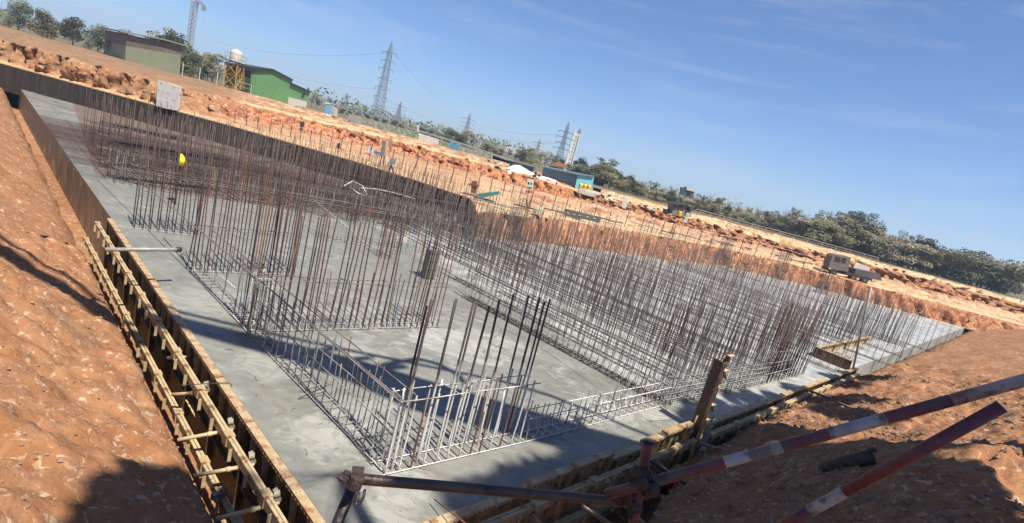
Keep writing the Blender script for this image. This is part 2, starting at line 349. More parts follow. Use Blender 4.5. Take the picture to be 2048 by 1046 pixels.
# slab frame: C near corner, left edge direction/outward normal, right edge direction/outward normal
C2 = Vector((-.825, 4.288, 0)); tL = Vector((-.745, .667, 0)).normalized(); nL = Vector((-.667, -.745, 0)).normalized()
tR = Vector((.703, .711, 0)).normalized(); nR = Vector((.711, -.703, 0)).normalized()
UP = Vector((0, 0, 1))
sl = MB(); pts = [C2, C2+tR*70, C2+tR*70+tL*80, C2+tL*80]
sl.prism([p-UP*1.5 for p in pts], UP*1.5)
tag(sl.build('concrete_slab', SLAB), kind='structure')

# near ground outside the formwork (heightfield)
def near_h(x, y):
    p = Vector((x, y, 0))-C2; dl, dr = p.dot(nL), p.dot(nR); s = p.dot(tL); r = p.dot(tR)
    n1 = fz(x, y, 1, .9, 5); n2 = fz(x, y, 2, 5.0, 4); n3 = fz(x, y, 3, 2.2, 4)
    d = max(dl, dr)
    eL = .60+.05*n2; eR = 1.0-.75*smooth(3.0, 7.2, r)-.1*smooth(7, 11, r)+.10*n3+.03*n2
    if dl > 0 and dr > 0: d = max(dl-eL, dr-eR)
    elif dr >= dl: d = dr-eR
    else: d = dl-eL
    if d <= 0: return -1.35, d
    top = -.30+.62*max(0, d-.15-.15*n1)
    if dr >= dl: top = -.28+.75*max(0, d-.1)*(1-.45*smooth(5, 11, r))+.10*smooth(7, 12, r)
    top = min(top, 2.0)
    n4 = fz(x, y, 6, 11, 3)
    h = top+(.16*n1+.12*n3+.06*n2+.035*n4)*smooth(0, .4, d)
    return -1.35+(h+1.35)*smooth(0, .16, d), d
def near_ground(name, x0, x1, y0, y1, st):
    mb = MB(); nx = int((x1-x0)/st)+1; ny = int((y1-y0)/st)+1
    for i in range(nx):
        for j in range(ny):
            x, y = x0+i*st, y0+j*st; h, d = near_h(x, y); mb.v.append((x, y, h))
            n = fz(x, y, 9, .8); mb.c.append((max(0, .02+.3*n), .22+.2*n, max(0, .05+.3*fz(x, y, 4, 1.5))))
    for i in range(nx-1):
        for j in range(ny-1):
            a = i*ny+j
            mb.f.append((a, a+ny, a+ny+1, a+1)); mb.m.append(0)
    o = mb.build(name, SOILN, smooth=True); return tag(o, kind='structure')
near_ground('near_ground', -9, 16, -1, 16, .05)
near_ground('ground_past_formwork', 4, 16.1, 15.95, 34, .12)
near_ground('ground_beyond_formwork', 16, 46, -4, 46, .3)
near_ground('ground_left_of_formwork', -46, -8.9, -4, 46, .22)
#@@PART2
# ------------------------------------------------------------------ STRUCTURE-LIKE: dark shoring wall
DWALL = mat('dark_shoring_boards', (.020, .015, .012), (.045, .034, .026), 1.2, .8, 0, .4, 8, stretch=(6, 6, .3), c3=(.10, .075, .055), s3=3, lo3=.6, hi3=.72)
LEDGE = mat('sandy_timber_ledge', (.50, .32, .15), (.40, .24, .10), 3, .9, 0, .3, 20)
def shoring():
    t = thing('shoring_wall', 'long black shoring wall holding back the sandy bench at far left', 'retaining wall', at(940, 400, 0)); t['kind'] = 'thing'
    xs = [-420, 0, 327, 460, 600, 713, 828, 940]; top = [at(x, lerp_tab(RB, x), ZB) for x in xs]
    mb = MB(); rb = MB(); cp = MB()
    for a, b in zip(top, top[1:]):
        d = (b-a); d.z = 0; d.normalize(); n = Vector((-d.y, d.x, 0))
        if n.y < 0: n = -n
        mb.prism([Vector((a.x, a.y, -.4)), Vector((b.x, b.y, -.4)), Vector((b.x, b.y, ZB)), Vector((a.x, a.y, ZB))], n*.12)
        cp.prism([Vector((a.x, a.y, ZB+.003)), Vector((b.x, b.y, ZB+.003)), Vector((b.x, b.y, ZB+.05)), Vector((a.x, a.y, ZB+.05))], n*.3)
        k = int((b-a).length/.6)
        for i in range(k):
            p = a+(b-a)*((i+.5)/k); rb.box((p.x, p.y, .4), .035, .05, .78, (d, n, UP))
    # return at the right end
    e = top[-1]
    mb.prism([Vector((e.x+.004, e.y+.002, -.4)), Vector((e.x+.9, e.y+1.9, -.4)), Vector((e.x+.9, e.y+1.9, ZB)), Vector((e.x+.004, e.y+.002, ZB))], Vector((-.12, .05, 0)))
    mb.build('boards', DWALL, t); r = rb.build('ribs', DWALL, t); r['kind'] = 'stuff'; cp.build('capping', LEDGE, t)
shoring()
# brown blinding under the far-left mat
FORM = mat('rusty_blinding', (.10, .065, .048), (.17, .12, .09), 1.3, .9, 0, .5, 12, c3=(.06, .04, .035), s3=5)
mb = MB(); a, b, c, d = at(100, 300, .008), at(940, 462, .008), at(938, 428, .008), at(0, 160, .008)
ft = [at(x, lerp_tab(RB, x), ZB) for x in (938, 828, 713, 600, 460, 327, 150)]
mb.prism([at(190, 345, .004), at(327, 384, .004), at(500, 405, .004), at(700, 430, .004), at(945, 462, .004)]+[Vector((p.x, p.y, .004)) for p in ft], UP*.004)
tag(mb.build('stained_blinding', FORM), kind='structure')

# ------------------------------------------------------------------ REBAR
def bar_mesh(name, r, m, n=6, bend=.0, seed=0):
    rr = random.Random(seed); mb = MB(); K = 6; ph = rr.random()*6.3
    mb.tube([(bend*math.sin(i/K*2.6)*math.cos(ph), bend*math.sin(i/K*2.6)*math.sin(ph), i/K) for i in range(K+1)], r, n)
    me = bpy.data.meshes.new(name); me.from_pydata([tuple(v) for v in mb.v], [], mb.f); me.materials.append(m); me.update(); me.polygons.foreach_set('use_smooth', [True]*len(me.polygons)); return me
BM = {}
def bar_obj(parent, p, L, m, r, lean=(0, 0), nm='upright_bar', seed=0):
    key = (m.name, round(r, 4), seed % 4)
    if key not in BM: BM[key] = bar_mesh('upright_bar', r, m, 7, .035*(seed % 4)/3, seed % 4)
    o = bpy.data.objects.new(nm, BM[key]); COL.objects.link(o); o.parent = parent
    o.location = Vector(p)-ORG[parent.name]; o.scale = (1, 1, L); o.rotation_euler = (lean[0], lean[1], random.random()*.6)
    return o
HK = {}
def hook_obj(parent, p, dirv, L, m, r=.007):
    """bent end of a tie that sticks up out of the pour"""
    key = (m.name, r)
    if key not in HK:
        q = MB(); q.tube([(-.12, 0, .02), (0, 0, 0), (.03, 0, .01), (.42, 0, .9), (.47, 0, 1.0)], r, 5); me = bpy.data.meshes.new('hook_bar')
        me.from_pydata([tuple(v) for v in q.v], [], q.f); me.materials.append(m); me.update(); HK[key] = me
    o = bpy.data.objects.new('hook_bar', HK[key]); COL.objects.link(o); o.parent = parent
    o.location = Vector(p)-ORG[parent.name]; o.scale = (L, 1, L); o.rotation_euler = (0, 0, math.atan2(dirv.y, dirv.x)); return o
def cage(name, label, a, b, wid, sp, lows, highs, frac_high, rails, mats, r=.010, detail=True, hooks=False, group='reinforcement cages standing in the fresh slab', inward=None, jit=.015, links=True, rust=.12, rlow=None, seed=1, hook_in=None, cat='rebar cage', rail_mat=None, z0=-.05):
    rr = random.Random(seed); a = Vector(a); b = Vector(b); d = (b-a); Ln = d.length; d.normalize()
    n = inward if inward is not None else Vector((-d.y, d.x, 0)); t = thing(name, label, cat, a, group)
    cnt = max(2, int(Ln/sp)+1); big = MB()
    layers = (0, wid) if wid > 0 else (0,)
    npart = 0
    for w in layers:
        for i in range(cnt):
            p = a+d*(i*Ln/(cnt-1))+n*w+Vector((rr.uniform(-jit, jit), rr.uniform(-jit, jit), 0)); p.z = z0
            high = rr.random() < frac_high; h = rr.uniform(*(highs if high else lows))
            m = mats[0] if rr.random() > rust else ORANGE; rad = r if high or rlow is None else rlow
            le = (rr.gauss(0, .02), rr.gauss(0, .02))
            if detail and npart < 100: bar_obj(t, p, h-z0, m, rad, le, seed=rr.randrange(4)); npart += 1
            else:
                top = p+Vector((le[1], -le[0], 1))*(h-z0)
                big.tube([p, (p+top)/2+Vector((rr.gauss(0, .008), rr.gauss(0, .008), 0)), top], rad, 5)
    if big.v:
        o = big.build('upright_bars', mats[0], t, smooth=True)
        if detail: o['kind'] = 'stuff'
    rm = rail_mat or mats[-1]; bigr = MB()
    for z in rails:
        for w in layers:
            pts = [a+d*(Ln*k/6)+n*(w-.014)+Vector((0, 0, z+rr.gauss(0, .006)*(z > .1))) for k in range(7)]
            pts[0] -= d*.06; pts[-1] += d*rr.uniform(.02, .12)
            q = MB() if detail else bigr; q.tube(pts, .008, 5)
            if detail: q.build('tie_bar', rm, t, smooth=True)
    if bigr.v: bigr.build('tie_bars', rm, t)
    if links and wid > 0:
        k = 0
        for z in rails:
            if 0 < seed and name == 'low_wall_cage' and z > .1: continue
            step = .8 if z > .1 else .2
            for i in range(int(Ln/step)+1):
                p = a+d*min(Ln, i*step+rr.uniform(-.03, .03))+Vector((0, 0, z+.012)); s = rr.uniform(-.06, .06)
                q = MB() if (detail and k < 60) else bigr
                q.tube([p-n*.03, p+n*(wid+.03)+d*s], .006, 4); k += 1
                if detail and k <= 60: q.build('cross_link', rm, t)
        if detail and k > 60: pass
    if hooks:
        k = 0; hi = hook_in if hook_in is not None else n
        for w in ((0, wid) if wid > 0 else (0,)):
            for i in range(cnt):
                if k >= 100: break
                k += 1; p = a+d*((i+.5)*Ln/cnt)+n*w+Vector((0, 0, .0))
                hook_obj(t, p, (hi*(1 if w == 0 else -1)+d*rr.uniform(-.3, .3)).normalized(), rr.uniform(.13, .22), mats[-1])
    return t
vR = (at(930, 595)-at(1290, 790)); vR.z = 0; vR.normalize()
uR = (at(1600, 750)-at(1325, 810)); uR.z = 0; uR.normalize()
inL = -nL; inR = -nR
N0, N1 = at(770, 950), at(1035, 888)
# near corner cage: short thin bars plus tall thick pairs
near = cage('corner_cage', 'cement-splashed wall cage at the near slab corner with tall paired bars', N0, N1, .26, .17, (.92, 1.12), (2.1, 2.3), .0, (.02, .98), [SPL, SPL], r=.013, rlow=.0115, hooks=False, inward=tL, rust=.18, seed=3)
for i, (px, py, tx, ty) in enumerate([(783, 940, 862, 600), (776, 935, 853, 612), (832, 925, 903, 602), (838, 915, 908, 600), (872, 905, 944, 604), (880, 895, 950, 606), (928, 892, 980, 600), (955, 890, 1012, 590), (985, 885, 1043, 592), (1007, 868, 1068, 596), (1018, 862, 1076, 604), (1030, 860, 1091, 600), (905, 885, 982, 612)]):
    w = at(px, py); h = up(px, py, 0, ty); bar_obj(near, (w.x, w.y, -.05), h+.05, SPL, .0145 if i % 3 else .017, ((proj(Vector((w.x, w.y, h)))[0]-tx)*.0004, -(proj(Vector((w.x, w.y, h)))[0]-tx)*.0012), nm='tall_bar', seed=i)
# starter row continuing right from the corner cage
cage('starter_row', 'low row of short starter bars between the corner cage and the dense right field', N1+uR*.15, at(1330, 810), .22, .19, (.36, .62), (.6, .75), .15, (.02, .40), [SPL2, SPL], r=.008, hooks=True, inward=tL, hook_in=nR, rust=.05, seed=5)
# long low wall cage on the left
M0, M1 = at(495, 665), at(875, 655)
cage('low_wall_cage', 'low whitened wall cage running back along the left slab edge from the corner cage', N0+tL*.12, M0-tL*.05, .24, .21, (.70, .98), (1.0, 1.05), .3, (.03, .56, .99), [SPL2, SPL2], r=.0085, hooks=True, inward=inL, hook_in=nL, rust=.03, seed=7)
K0 = at(382, 544)
cage('low_wall_cage', 'bare stretch of low wall cage between the middle cage and the left rear cage', M0+tL*.1, K0-tL*.05, .24, .55, (.25, .5), (.97, .99), .3, (.03, .97), [SPL2, SPL2], r=.008, hooks=False, inward=inL, rust=.03, seed=8)
cage('middle_cage', 'tall rusty wall cage behind the corner cage with hooked ties at its foot', M0, M1, .24, .135, (1.0, 1.15), (2.1, 2.4), .62, (.03, .94), [RUST, SPL2], r=.0115, rlow=.009, hooks=True, inward=tL, hook_in=tL, rust=.22, seed=9)
cage('stub_cage', 'short whitened stub of double bars closing the middle cage', M0+tL*.02+inR*-.0, M0+tL*.7, .26, .16, (.9, 1.02), (1.0, 1.1), .5, (.03, .95), [SPL, SPL], r=.010, inward=inL, rust=.0, seed=10)
cage('left_rear_cage', 'tall wall cage behind the middle cage near the left picture edge', K0, at(588, 551), .24, .14, (2.0, 2.3), (2.3, 2.75), .6, (.03, .95), [RUST, SPL2], r=.0115, hooks=True, inward=tL, hook_in=tL, rust=.18, seed=11)
J0 = at(318, 462)
cage('left_edge_cage', 'wall cage cut by the left picture edge behind the left rear cage', J0-uR*.5, at(395, 474), .24, .16, (2.1, 2.5), (2.5, 2.8), .5, (.03, .9, 1.5), [RUST, SPL2], r=.0115, inward=tL, rust=.15, seed=12, detail=False)
# long thin rods and string lines over the low wall
mbq = MB(); mbq.tube([at(205, 300, 1.02), at(335, 408, 1.0), at(520, 561, 1.0), at(655, 678, 1.0), at(803, 806, 1.0)], .011, 6)
tag(mbq.build('guide_rod', mat('cement_grey_rod', (.20, .19, .17), (.10, .08, .07), 4, .8), smooth=True), 'long straight rod tied along the tops of the left wall cages', 'steel rod')
mbq = MB(); mbq.tube([at(327, 475, .02), at(430, 590, .02), at(540, 690, .02), at(640, 805, .02), at(745, 930, .02)], .006, 5)
tag(mbq.build('setting_out_rod', RUSTD, smooth=True), 'thin dark rod lying on the concrete beside the foot of the low wall cage', 'steel rod')
mbq = MB(); mbq.tube([at(700, 555, .03), at(820, 520, .05), at(925, 560, .02), at(1010, 628, .03)], .01, 5)
def rod(name, lab, P, r, m):
    q = MB(); q.tube(P, r, 6); return tag(q.build(name, m, smooth=True), lab, 'steel rod')
rod('loose_bar', 'short bare bar leaning out of the low wall cage over open concrete', [at(597, 797, .02), at(662, 768, .25)], .007, RUSTD)
rod('loose_bar', 'pale bent bar sticking out of the slab left of the middle cage', [at(424, 570, .0), at(435, 545, .25), at(470, 575, .3)], .006, SPL)
rod('loose_bar', 'curved dark bar rising from the slab left of the dense right field', [at(930, 577, .0), at(945, 560, .22), at(962, 535, .5), at(970, 508, .75)], .008, RUSTD)
rod('loose_bar', 'thin rusty bar leaning up beside the brown guard pipe', [at(868, 998, .1), at(915, 1035, .2), at(930, 1046, .22)], .007, ORANGE)
# columns
def column(a, w, dp, h, lab, m, name='column_cage', sp=.14, fill=None):
    a = Vector(a); t = thing(name, lab, 'column cage', a, 'column cages among the wall cages'); rr = random.Random(int(a.x*100)+999)
    q = MB(); ties = MB()
    for i in range(int(w/sp)+1):
        for j in range(int(dp/sp)+1):
            if 0 < i < int(w/sp) and 0 < j < int(dp/sp): continue
            p = a+uR*(i*sp)+tL*(j*sp); hh = h*rr.uniform(.93, 1.05); q.tube([p, p+Vector((rr.gauss(0, .02), rr.gauss(0, .02), hh))], .0095, 5)
    z = .15
    while z < h*.85:
        c = [a+UP*z, a+uR*w+UP*z, a+uR*w+tL*dp+UP*z, a+tL*dp+UP*z, a+UP*z]; ties.tube(c, .005, 4); z += .24
    q.build('upright_bars', m, t); ties.build('stirrups', m, t)
    if fill:
        f = MB(); f.prism([a+uR*.06+tL*.06, a+uR*(w-.06)+tL*.06, a+uR*(w-.06)+tL*(dp-.06), a+uR*.06+tL*(dp-.06)], UP*fill); f.build('core', SLAB, t)
    return t
column(at(762, 517), .45, .35, 1.35, 'dark dense column cage left of the middle cage tops', RUSTD)
column(at(848, 560), .45, .35, 1.05, 'capped column cage with pale core behind the middle cage', RUST, fill=.85)
column(at(1196, 612), .5, .5, 1.7, 'brown column cage amid the dense field right of centre', RUST)
column(at(1020, 500), .5, .4, 2.2, 'brown column cage near the corner of the black shoring wall', RUST)
column(at(1340, 715), .4, .35, 1.5, 'dark column cage behind the front row of the dense field', RUSTD)
column(at(1548, 735), .45, .4, 1.9, 'orange-brown column cage near the right end of the dense field', ORANGE)
column(at(1436, 531), 1.3, .5, 2.1, 'tall open column cage standing against the far red bank', RUSTD, sp=.13)
column(at(1553, 560), 1.4, .5, 2.2, 'second tall open cage against the far bank nearer the truck', RUSTD, sp=.13)
column(at(1640, 588), 1.4, .5, 1.9, 'low open cage against the far bank below the truck', RUSTD, sp=.15)
column(at(700, 448), .4, .4, .9, 'small grey column cage in the rear left wall rows', RUSTD)
# dense right-hand field: rows running back along the wall direction
P1 = at(1325, 812); FG = 'rows of wall bars in the dense right-hand field'
row = 0
def field_row(k, s, back, fwd=0., **kw):
    a = P1+uR*s-vR*fwd; b = P1+uR*s+vR*back
    where = 'front row' if k == 0 else nth(k+1)+' row'
    args = dict(wid=.24, sp=.20, lows=(1.2, 1.8), highs=(2.0, 2.4), frac_high=.5, rails=(.03, .95), mats=[SPL2, RUSTD], r=.0076, detail=k < 3, hooks=k == 0, inward=uR, group=FG, rust=.10, seed=20+k, links=k < 3)
    if k > 1 and k % 3: args['rails'] = (.03,)
    args.update(kw)
    cage('field_row', where+' of wall bars of the dense right field counted from open concrete', a, b, **args)
field_row(0, 0.0, 5.9, wid=.22, sp=.16, rails=(.02, .06, .75), lows=(1.0, 1.5), highs=(1.6, 2.1), hook_in=-uR)
field_row(1, .9, 7.6)
field_row(2, 1.7, 6.4, rails=(.03, .9))
field_row(3, 2.6, 9.5, highs=(2.0, 2.6))
field_row(4, 3.6, 11)
field_row(5, 4.6, 9, highs=(2.2, 2.9))
field_row(6, 5.6, 12)
field_row(7, 6.6, 13, highs=(2.2, 2.7))
for k in range(8, 18):
    s = 7.9+(k-8)*1.65
    fw = .0 if s < 7.5 else min(3.0, .12*(s-7.4)*2)-1.2
    field_row(k, s, 9+(k % 3)*3.5, fwd=-1.3+((k*7) % 5)*.5, sp=.24, highs=(1.9, 2.5), lows=(1.2, 1.7), frac_high=.55)
# front-right face of the field
cage('mesh_cage', 'tight mesh of bars along the right face of the dense field behind the upright panel', P1+uR*.1, at(1520, 770), .24, .13, (1.0, 1.5), (1.8, 2.2), .45, (.02, .14, .26, .38, .5, .62), [SPL2, SPL2], r=.0085, inward=vR, group=FG, rust=.03, seed=60, links=False)
cage('mesh_cage', 'rusty mesh of bars at the far right end of the dense field', at(1523, 769), at(1606, 748), .24, .12, (1.3, 1.7), (1.9, 2.3), .6, (.02, .3, .6, .9, 1.2), [RUST, SPL2], r=.010, inward=vR, group=FG, rust=.35, seed=61, detail=False)
cage('mesh_cage', 'separate dark row of bars beyond the box-out at the right picture edge', at(1640, 668), at(1700, 684), .3, .16, (1.2, 1.8), (1.9, 2.2), .6, (.03, .7), [RUSTD, SPL2], r=.010, group=FG, rust=.1, seed=62, detail=False)
cage('mesh_cage', 'long right-edge row of bars leading back to the red bank', at(1705, 668), at(1790, 690), .3, .16, (1.2, 1.8), (1.9, 2.2), .6, (.03, .7), [RUSTD, SPL2], r=.010, group=FG, rust=.1, seed=63, detail=False)
# diagonal stay bars in the field
rod('stay_rod', 'long inclined rod crossing the front of the dense right field', [at(1040, 500, 2.0), at(1180, 560, 1.9), at(1375, 700, 1.55)], .008, RUSTD)
rod('stay_rod', 'second inclined rod higher across the dense right field', [at(1100, 520, 1.6), at(1300, 570, 1.4), at(1600, 665, 1.1)], .008, RUSTD)
# rear walls
RG = 'rows of wall bars in front of the black shoring wall'
def rear(k, a, b, lab, **kw):
    args = dict(wid=.3, sp=.2, lows=(.9, 1.1), highs=(1.8, 2.4), frac_high=.4, rails=(.03, .5, .95), mats=[SPL3, SPL3], r=.0085, detail=False, inward=tL, group=RG, rust=.15, seed=80+k, links=False); args.update(kw)
    cage('rear_row', lab, a, b, **args)
rear(0, at(230, 368), at(960, 482), 'pale whitened rear row of wall bars facing the open grey slab')
rear(1, at(230, 368)+tL*.9, at(960, 482)+tL*.9, 'rear row of wall bars just behind the whitened one', frac_high=.6)
rear(2, at(230, 368)+tL*2.6, at(950, 470)+tL*1.8, 'rusty rear row of wall bars rising from the brown mat', mats=[RUST, RUST], frac_high=.8, rust=.3)
rear(3, at(215, 345)+tL*3, at(945, 462)+tL*2.8, 'rusty rear row of wall bars in the middle of the brown mat', mats=[RUST, RUST], frac_high=.8, sp=.2)
rear(4, at(215, 335)+tL*4, at(942, 455)+tL*3.6, 'rusty rear row of wall bars closest to the black shoring wall', mats=[RUST, RUST], frac_high=.8, sp=.22)
rear(5, at(215, 345)+tL*5.2, at(942, 455)+tL*4.3, 'rusty bars rising farthest back against the black shoring wall', mats=[RUST, RUST], frac_high=.6, sp=.25)
rear(6, at(215, 345)+tL*1.9, at(945, 462)+tL*1.3, 'rusty bars rising between the whitened row and the brown mat', mats=[RUST, SPL3], frac_high=.7, sp=.2)
vs = at(960, 490)
for k in range(5):
    rear(10+k, at(905+k*38, 522+k*4), at(905+k*38, 522+k*4)+tL*(6.0-k*.1), ['first', 'second', 'third', 'fourth', 'fifth'][k]+' cross row of bars right of the open grey slab towards the shoring corner', inward=uR, mats=[SPL2, RUSTD], highs=(1.4, 2.1), frac_high=.5, sp=.19)
rear(20, at(640, 478), at(905, 515), 'grey low row of bars across the middle of the open slab', sp=.24, mats=[SPL2, SPL2], lows=(.5, .7), highs=(1.2, 1.7), frac_high=.3, rails=(.03, .5))
# brown top mat
def mat_grid():
    t = thing('rebar_mat', 'broad rusty mesh mat of reinforcement laid before the black shoring wall', 'rebar mat', at(500, 330, .1))
    q = MB(); rr = random.Random(4)
    a0 = at(215, 338, .35); a1 = at(945, 470, .35); dd = a1-a0; Ld = dd.length; dd.normalize()
    for lay, z in ((0, 0), (1, .12)):
        i = 0
        while i*.26 < Ld:
            p = a0+dd*(i*.26)+UP*z; q.tube([p, p+tL*rr.uniform(8.5, 10.5)*(1-.45*(i*.26/Ld))+UP*rr.uniform(-.02, .05)], .011, 4); i += 1
        j = 0
        while j*.26 < 9.5:
            p = a0+tL*(j*.26)+UP*(z+.02); q.tube([p-dd*1.5, p+dd*(Ld-j*.2)+UP*rr.uniform(-.02, .04)], .011, 4); j += 1
    o = q.build('mesh_bars', RUST, t); o['kind'] = 'stuff'
mat_grid()
def bundle(p, d, n, L, lab, m, spread=.05):
    t = thing('rebar_bundle', lab, 'rebar bundle', p, 'loose bundles of reinforcing bars'); rr = random.Random(int(p[0]*77)+5000); q = MB()
    for i in range(n):
        o = Vector((rr.gauss(0, spread), rr.gauss(0, spread), rr.random()*spread*1.3)); dv = (d+Vector((rr.gauss(0, .03), rr.gauss(0, .03), rr.gauss(0, .012)))).normalized(); l = L*rr.uniform(.7, 1)
        q.tube([Vector(p)+o-dv*l/2, Vector(p)+o+Vector((0, 0, -.04)), Vector(p)+o+dv*l/2], .012, 5)
    q.build('bars', m, t); return t
bundle(at(345, 307, 1.15), (uR*.8+tL*.1).normalized(), 34, 3.6, 'dark bundle of loose bars beside the yellow hard hat', RUSTD, .14)
bundle(at(300, 268, 1.1), (uR*.9).normalized(), 20, 3.0, 'dark bundle of loose bars behind the hard hat bundle', RUSTD, .12)
bundle(at(548, 292, 1.0), (at(650, 288, 1.3)-at(470, 298, .8)).normalized(), 9, 5.5, 'slanting bars propped against the black shoring wall', RUST, .06)
bundle(at(860, 372, .9), Vector((1, -.2, 0)).normalized(), 10, 4, 'brown bars stacked at the right part of the black shoring wall', RUST, .1)
# yellow hard hat
def hat():
    p = at(362, 322, 1.32); t = thing('hard_hat', 'bright yellow hard hat hung on bars by the dark bundle', 'hard hat', p)
    sc = .135; q = MB(); N, K = 20, 8
    ax = (uR*.85+Vector((.3, -.5, .25))).normalized(); bx = ax.orthogonal().normalized(); cx = ax.cross(bx)
    for i in range(K+1):
        a = i/K*math.pi/2
        for j in range(N):
            b_ = j/N*2*math.pi; rad = math.cos(a)*sc*(1.0+.12*math.cos(b_)); q.v.append(tuple(p+(bx*math.cos(b_)+cx*math.sin(b_))*rad+ax*math.sin(a)*sc*.95))
    for i in range(K):
        for j in range(N): q.f.append((i*N+j, i*N+(j+1) % N, (i+1)*N+(j+1) % N, (i+1)*N+j)); q.m.append(0)
    Y = mat('yellow_plastic', (.85, .62, .01), rough=.35); q.build('shell', Y, t, smooth=True)
    q = MB(); k = len(q.v)
    for r_ in (1.0, 1.2):
        for j in range(N):
            b_ = j/N*2*math.pi; rad = r_*sc*(1.0+.12*math.cos(b_))+(.06*max(0, math.cos(b_)) if r_ > 1 else 0); q.v.append(tuple(p+(bx*math.cos(b_)+cx*math.sin(b_))*rad-ax*.004))
    for j in range(N): q.f.append((j, (j+1) % N, N+(j+1) % N, N+j)); q.m.append(0)
    q.build('brim', Y, t, smooth=True)
    q = MB(); q.tube([p-UP*1.4, p-UP*.1], .02, 6); q.build('hanging_post', RUSTD, t)
hat()
def lathe(q, p, prof, n=14, m=0, c=None):
    p = Vector(p); k = len(q.v)
    for r_, z in prof:
        for j in range(n):
            a = 2*math.pi*j/n; q.v.append((p.x+r_*math.cos(a), p.y+r_*math.sin(a), p.z+z)); 
            if c: q.c.append(c)
    for i in range(len(prof)-1):
        for j in range(n): q.f.append((k+i*n+j, k+i*n+(j+1) % n, k+(i+1)*n+(j+1) % n, k+(i+1)*n+j)); q.m.append(m)
    q.f.append(tuple(k+j for j in range(n))[::-1]); q.m.append(m); e = k+(len(prof)-1)*n; q.f.append(tuple(e+j for j in range(n))); q.m.append(m)
    return q
WHITE = mat('dusty_white', (.68, .66, .60), (.5, .46, .4), 6, .6)
q = MB(); p = at(418, 262, .5); lathe(q, p, [(.14, 0), (.2, .3), (.21, .32)])
bk = thing('bucket', 'small white bucket standing on the brown mat before the shoring wall', 'bucket', p); q.build('pail', WHITE, bk, smooth=True)
q = MB(); q.tube([p+Vector((-.2, 0, .3)), p+Vector((0, -.1, .12)), p+Vector((.2, 0, .3))], .01, 5); q.build('handle', RUSTD, bk)
# poker vibrator / pale hose on the left
q = MB(); a = at(327, 499, .75); b = at(362, 499, .75); q.tube([a-(b-a)*3, a, b-(b-a)*.25], .035, 10); q.tube([b-(b-a)*.26, b-(b-a)*.0], .045, 10, m=1)
tag(q.build('pipe_end', [mat('pale_pipe', (.34, .33, .29), (.22, .2, .17), 8, .5), PIPED], smooth=True), 'pale pipe end poking in over the slab at the left picture edge', 'pipe')
# pale hoses on the rear rows
q = MB(); q.tube([at(688, 372, .95), at(705, 362, 1.1), at(725, 372, 1.0), at(735, 392, .9), at(718, 388, .95), at(700, 375, 1.0)], .03, 7)
tag(q.build('hose_coil', mat('pale_hose', (.42, .40, .36), rough=.6), smooth=True), 'pale coiled hose lying on the rear left bars', 'hose')
q = MB(); q.tube([at(722, 376, 1.0), at(750, 378, 1.02), at(785, 385, .98), at(830, 398, .9)], .025, 6)
tag(q.build('hose', MATS['pale_hose'], smooth=True), 'pale straight hose trailing right from the coiled hose', 'hose')
q = MB(); q.tube([at(625, 398, 1.0), at(690, 450, .6), at(725, 482, .2), at(752, 500, .05)], .018, 6)
tag(q.build('stay_pole', MATS['pale_pipe'], smooth=True), 'pale pole leaning from the rear row down to the open slab', 'pole')

# ------------------------------------------------------------------ FORMWORK
def P(C_, t, n, s, d, z): return C_+t*s+n*d+UP*z
def panel(side, s0, s1, z1, lab, i, zb=-1.25, mats_=(DSTEEL, FLANGE), fw=.13):
    t_, n_ = (tL, nL) if side == 'L' else (tR, nR)
    base = P(C2, t_, n_, (s0+s1)/2, .02, zb); t = thing('steel_formwork', lab, 'formwork panel', base, 'steel formwork panels along the slab edges')
    ax = (t_, n_, UP); Ln = (s1-s0)/2-.006; sm = (s0+s1)/2
    q = MB(); q.box(P(C2, t_, n_, sm, .008, (zb+z1)/2), Ln, .004, (z1-zb)/2, ax); q.build('face_sheet', mats_[0], t)
    q = MB(); q.box(P(C2, t_, n_, sm, fw/2+.014, z1+.006), Ln, fw/2, .004, ax)
    k = int((s1-s0)/.14)
    for j in range(0, k, 2):
        for dd in (.05, .095) if j % 4 else (.072,):
            lathe(q, P(C2, t_, n_, s0+.08+j*.14, dd, z1+.0105), [(.007, 0), (.007, .0012)], 8, 1)
    q.build('top_flange', [mats_[1], HOLE], t)
    q = MB(); q.box(P(C2, t_, n_, sm, fw+.010, z1-.022), Ln, .003, .02, ax)
    for j in range(int((s1-s0)/.075)): q.box(P(C2, t_, n_, s0+.05+j*.075, fw+.0145, z1-.03), .012, .0015, .007, ax, 1)
    q.build('edge_angle', [mats_[0] if side == 'L' else CREAM, FLANGE if side == 'L' else HOLE], t)
    nr_ = max(2, int(round((s1-s0)/.42)))
    for j in range(nr_):
        s = s0+(j+.5)*(s1-s0)/nr_; q = MB(); a = P(C2, t_, n_, s-.004, .014, z1); 
        q.prism([a, a+n_*(fw-.01), a+n_*(fw-.01)-UP*.05, a+n_*.075-UP*.34, a+n_*.02-UP*.95, a-UP*1.1], t_*.008); q.build('stiffener', CREAM, t)
    for e in (s0+.008, s1-.014):
        q = MB(); a = P(C2, t_, n_, e, .014, z1); q.prism([a, a+n_*.09, a+n_*.09-UP*(z1-zb), a-UP*(z1-zb)], t_*.006); q.build('end_flange', mats_[0], t)
    q = MB(); q.box(P(C2, t_, n_, sm, .055, -.42), Ln, .035, .004, ax); q.box(P(C2, t_, n_, sm, .055, -.82), Ln, .035, .004, ax)
    q.build('rib_angles', CREAM if side == 'R' else mats_[0], t)
    return t
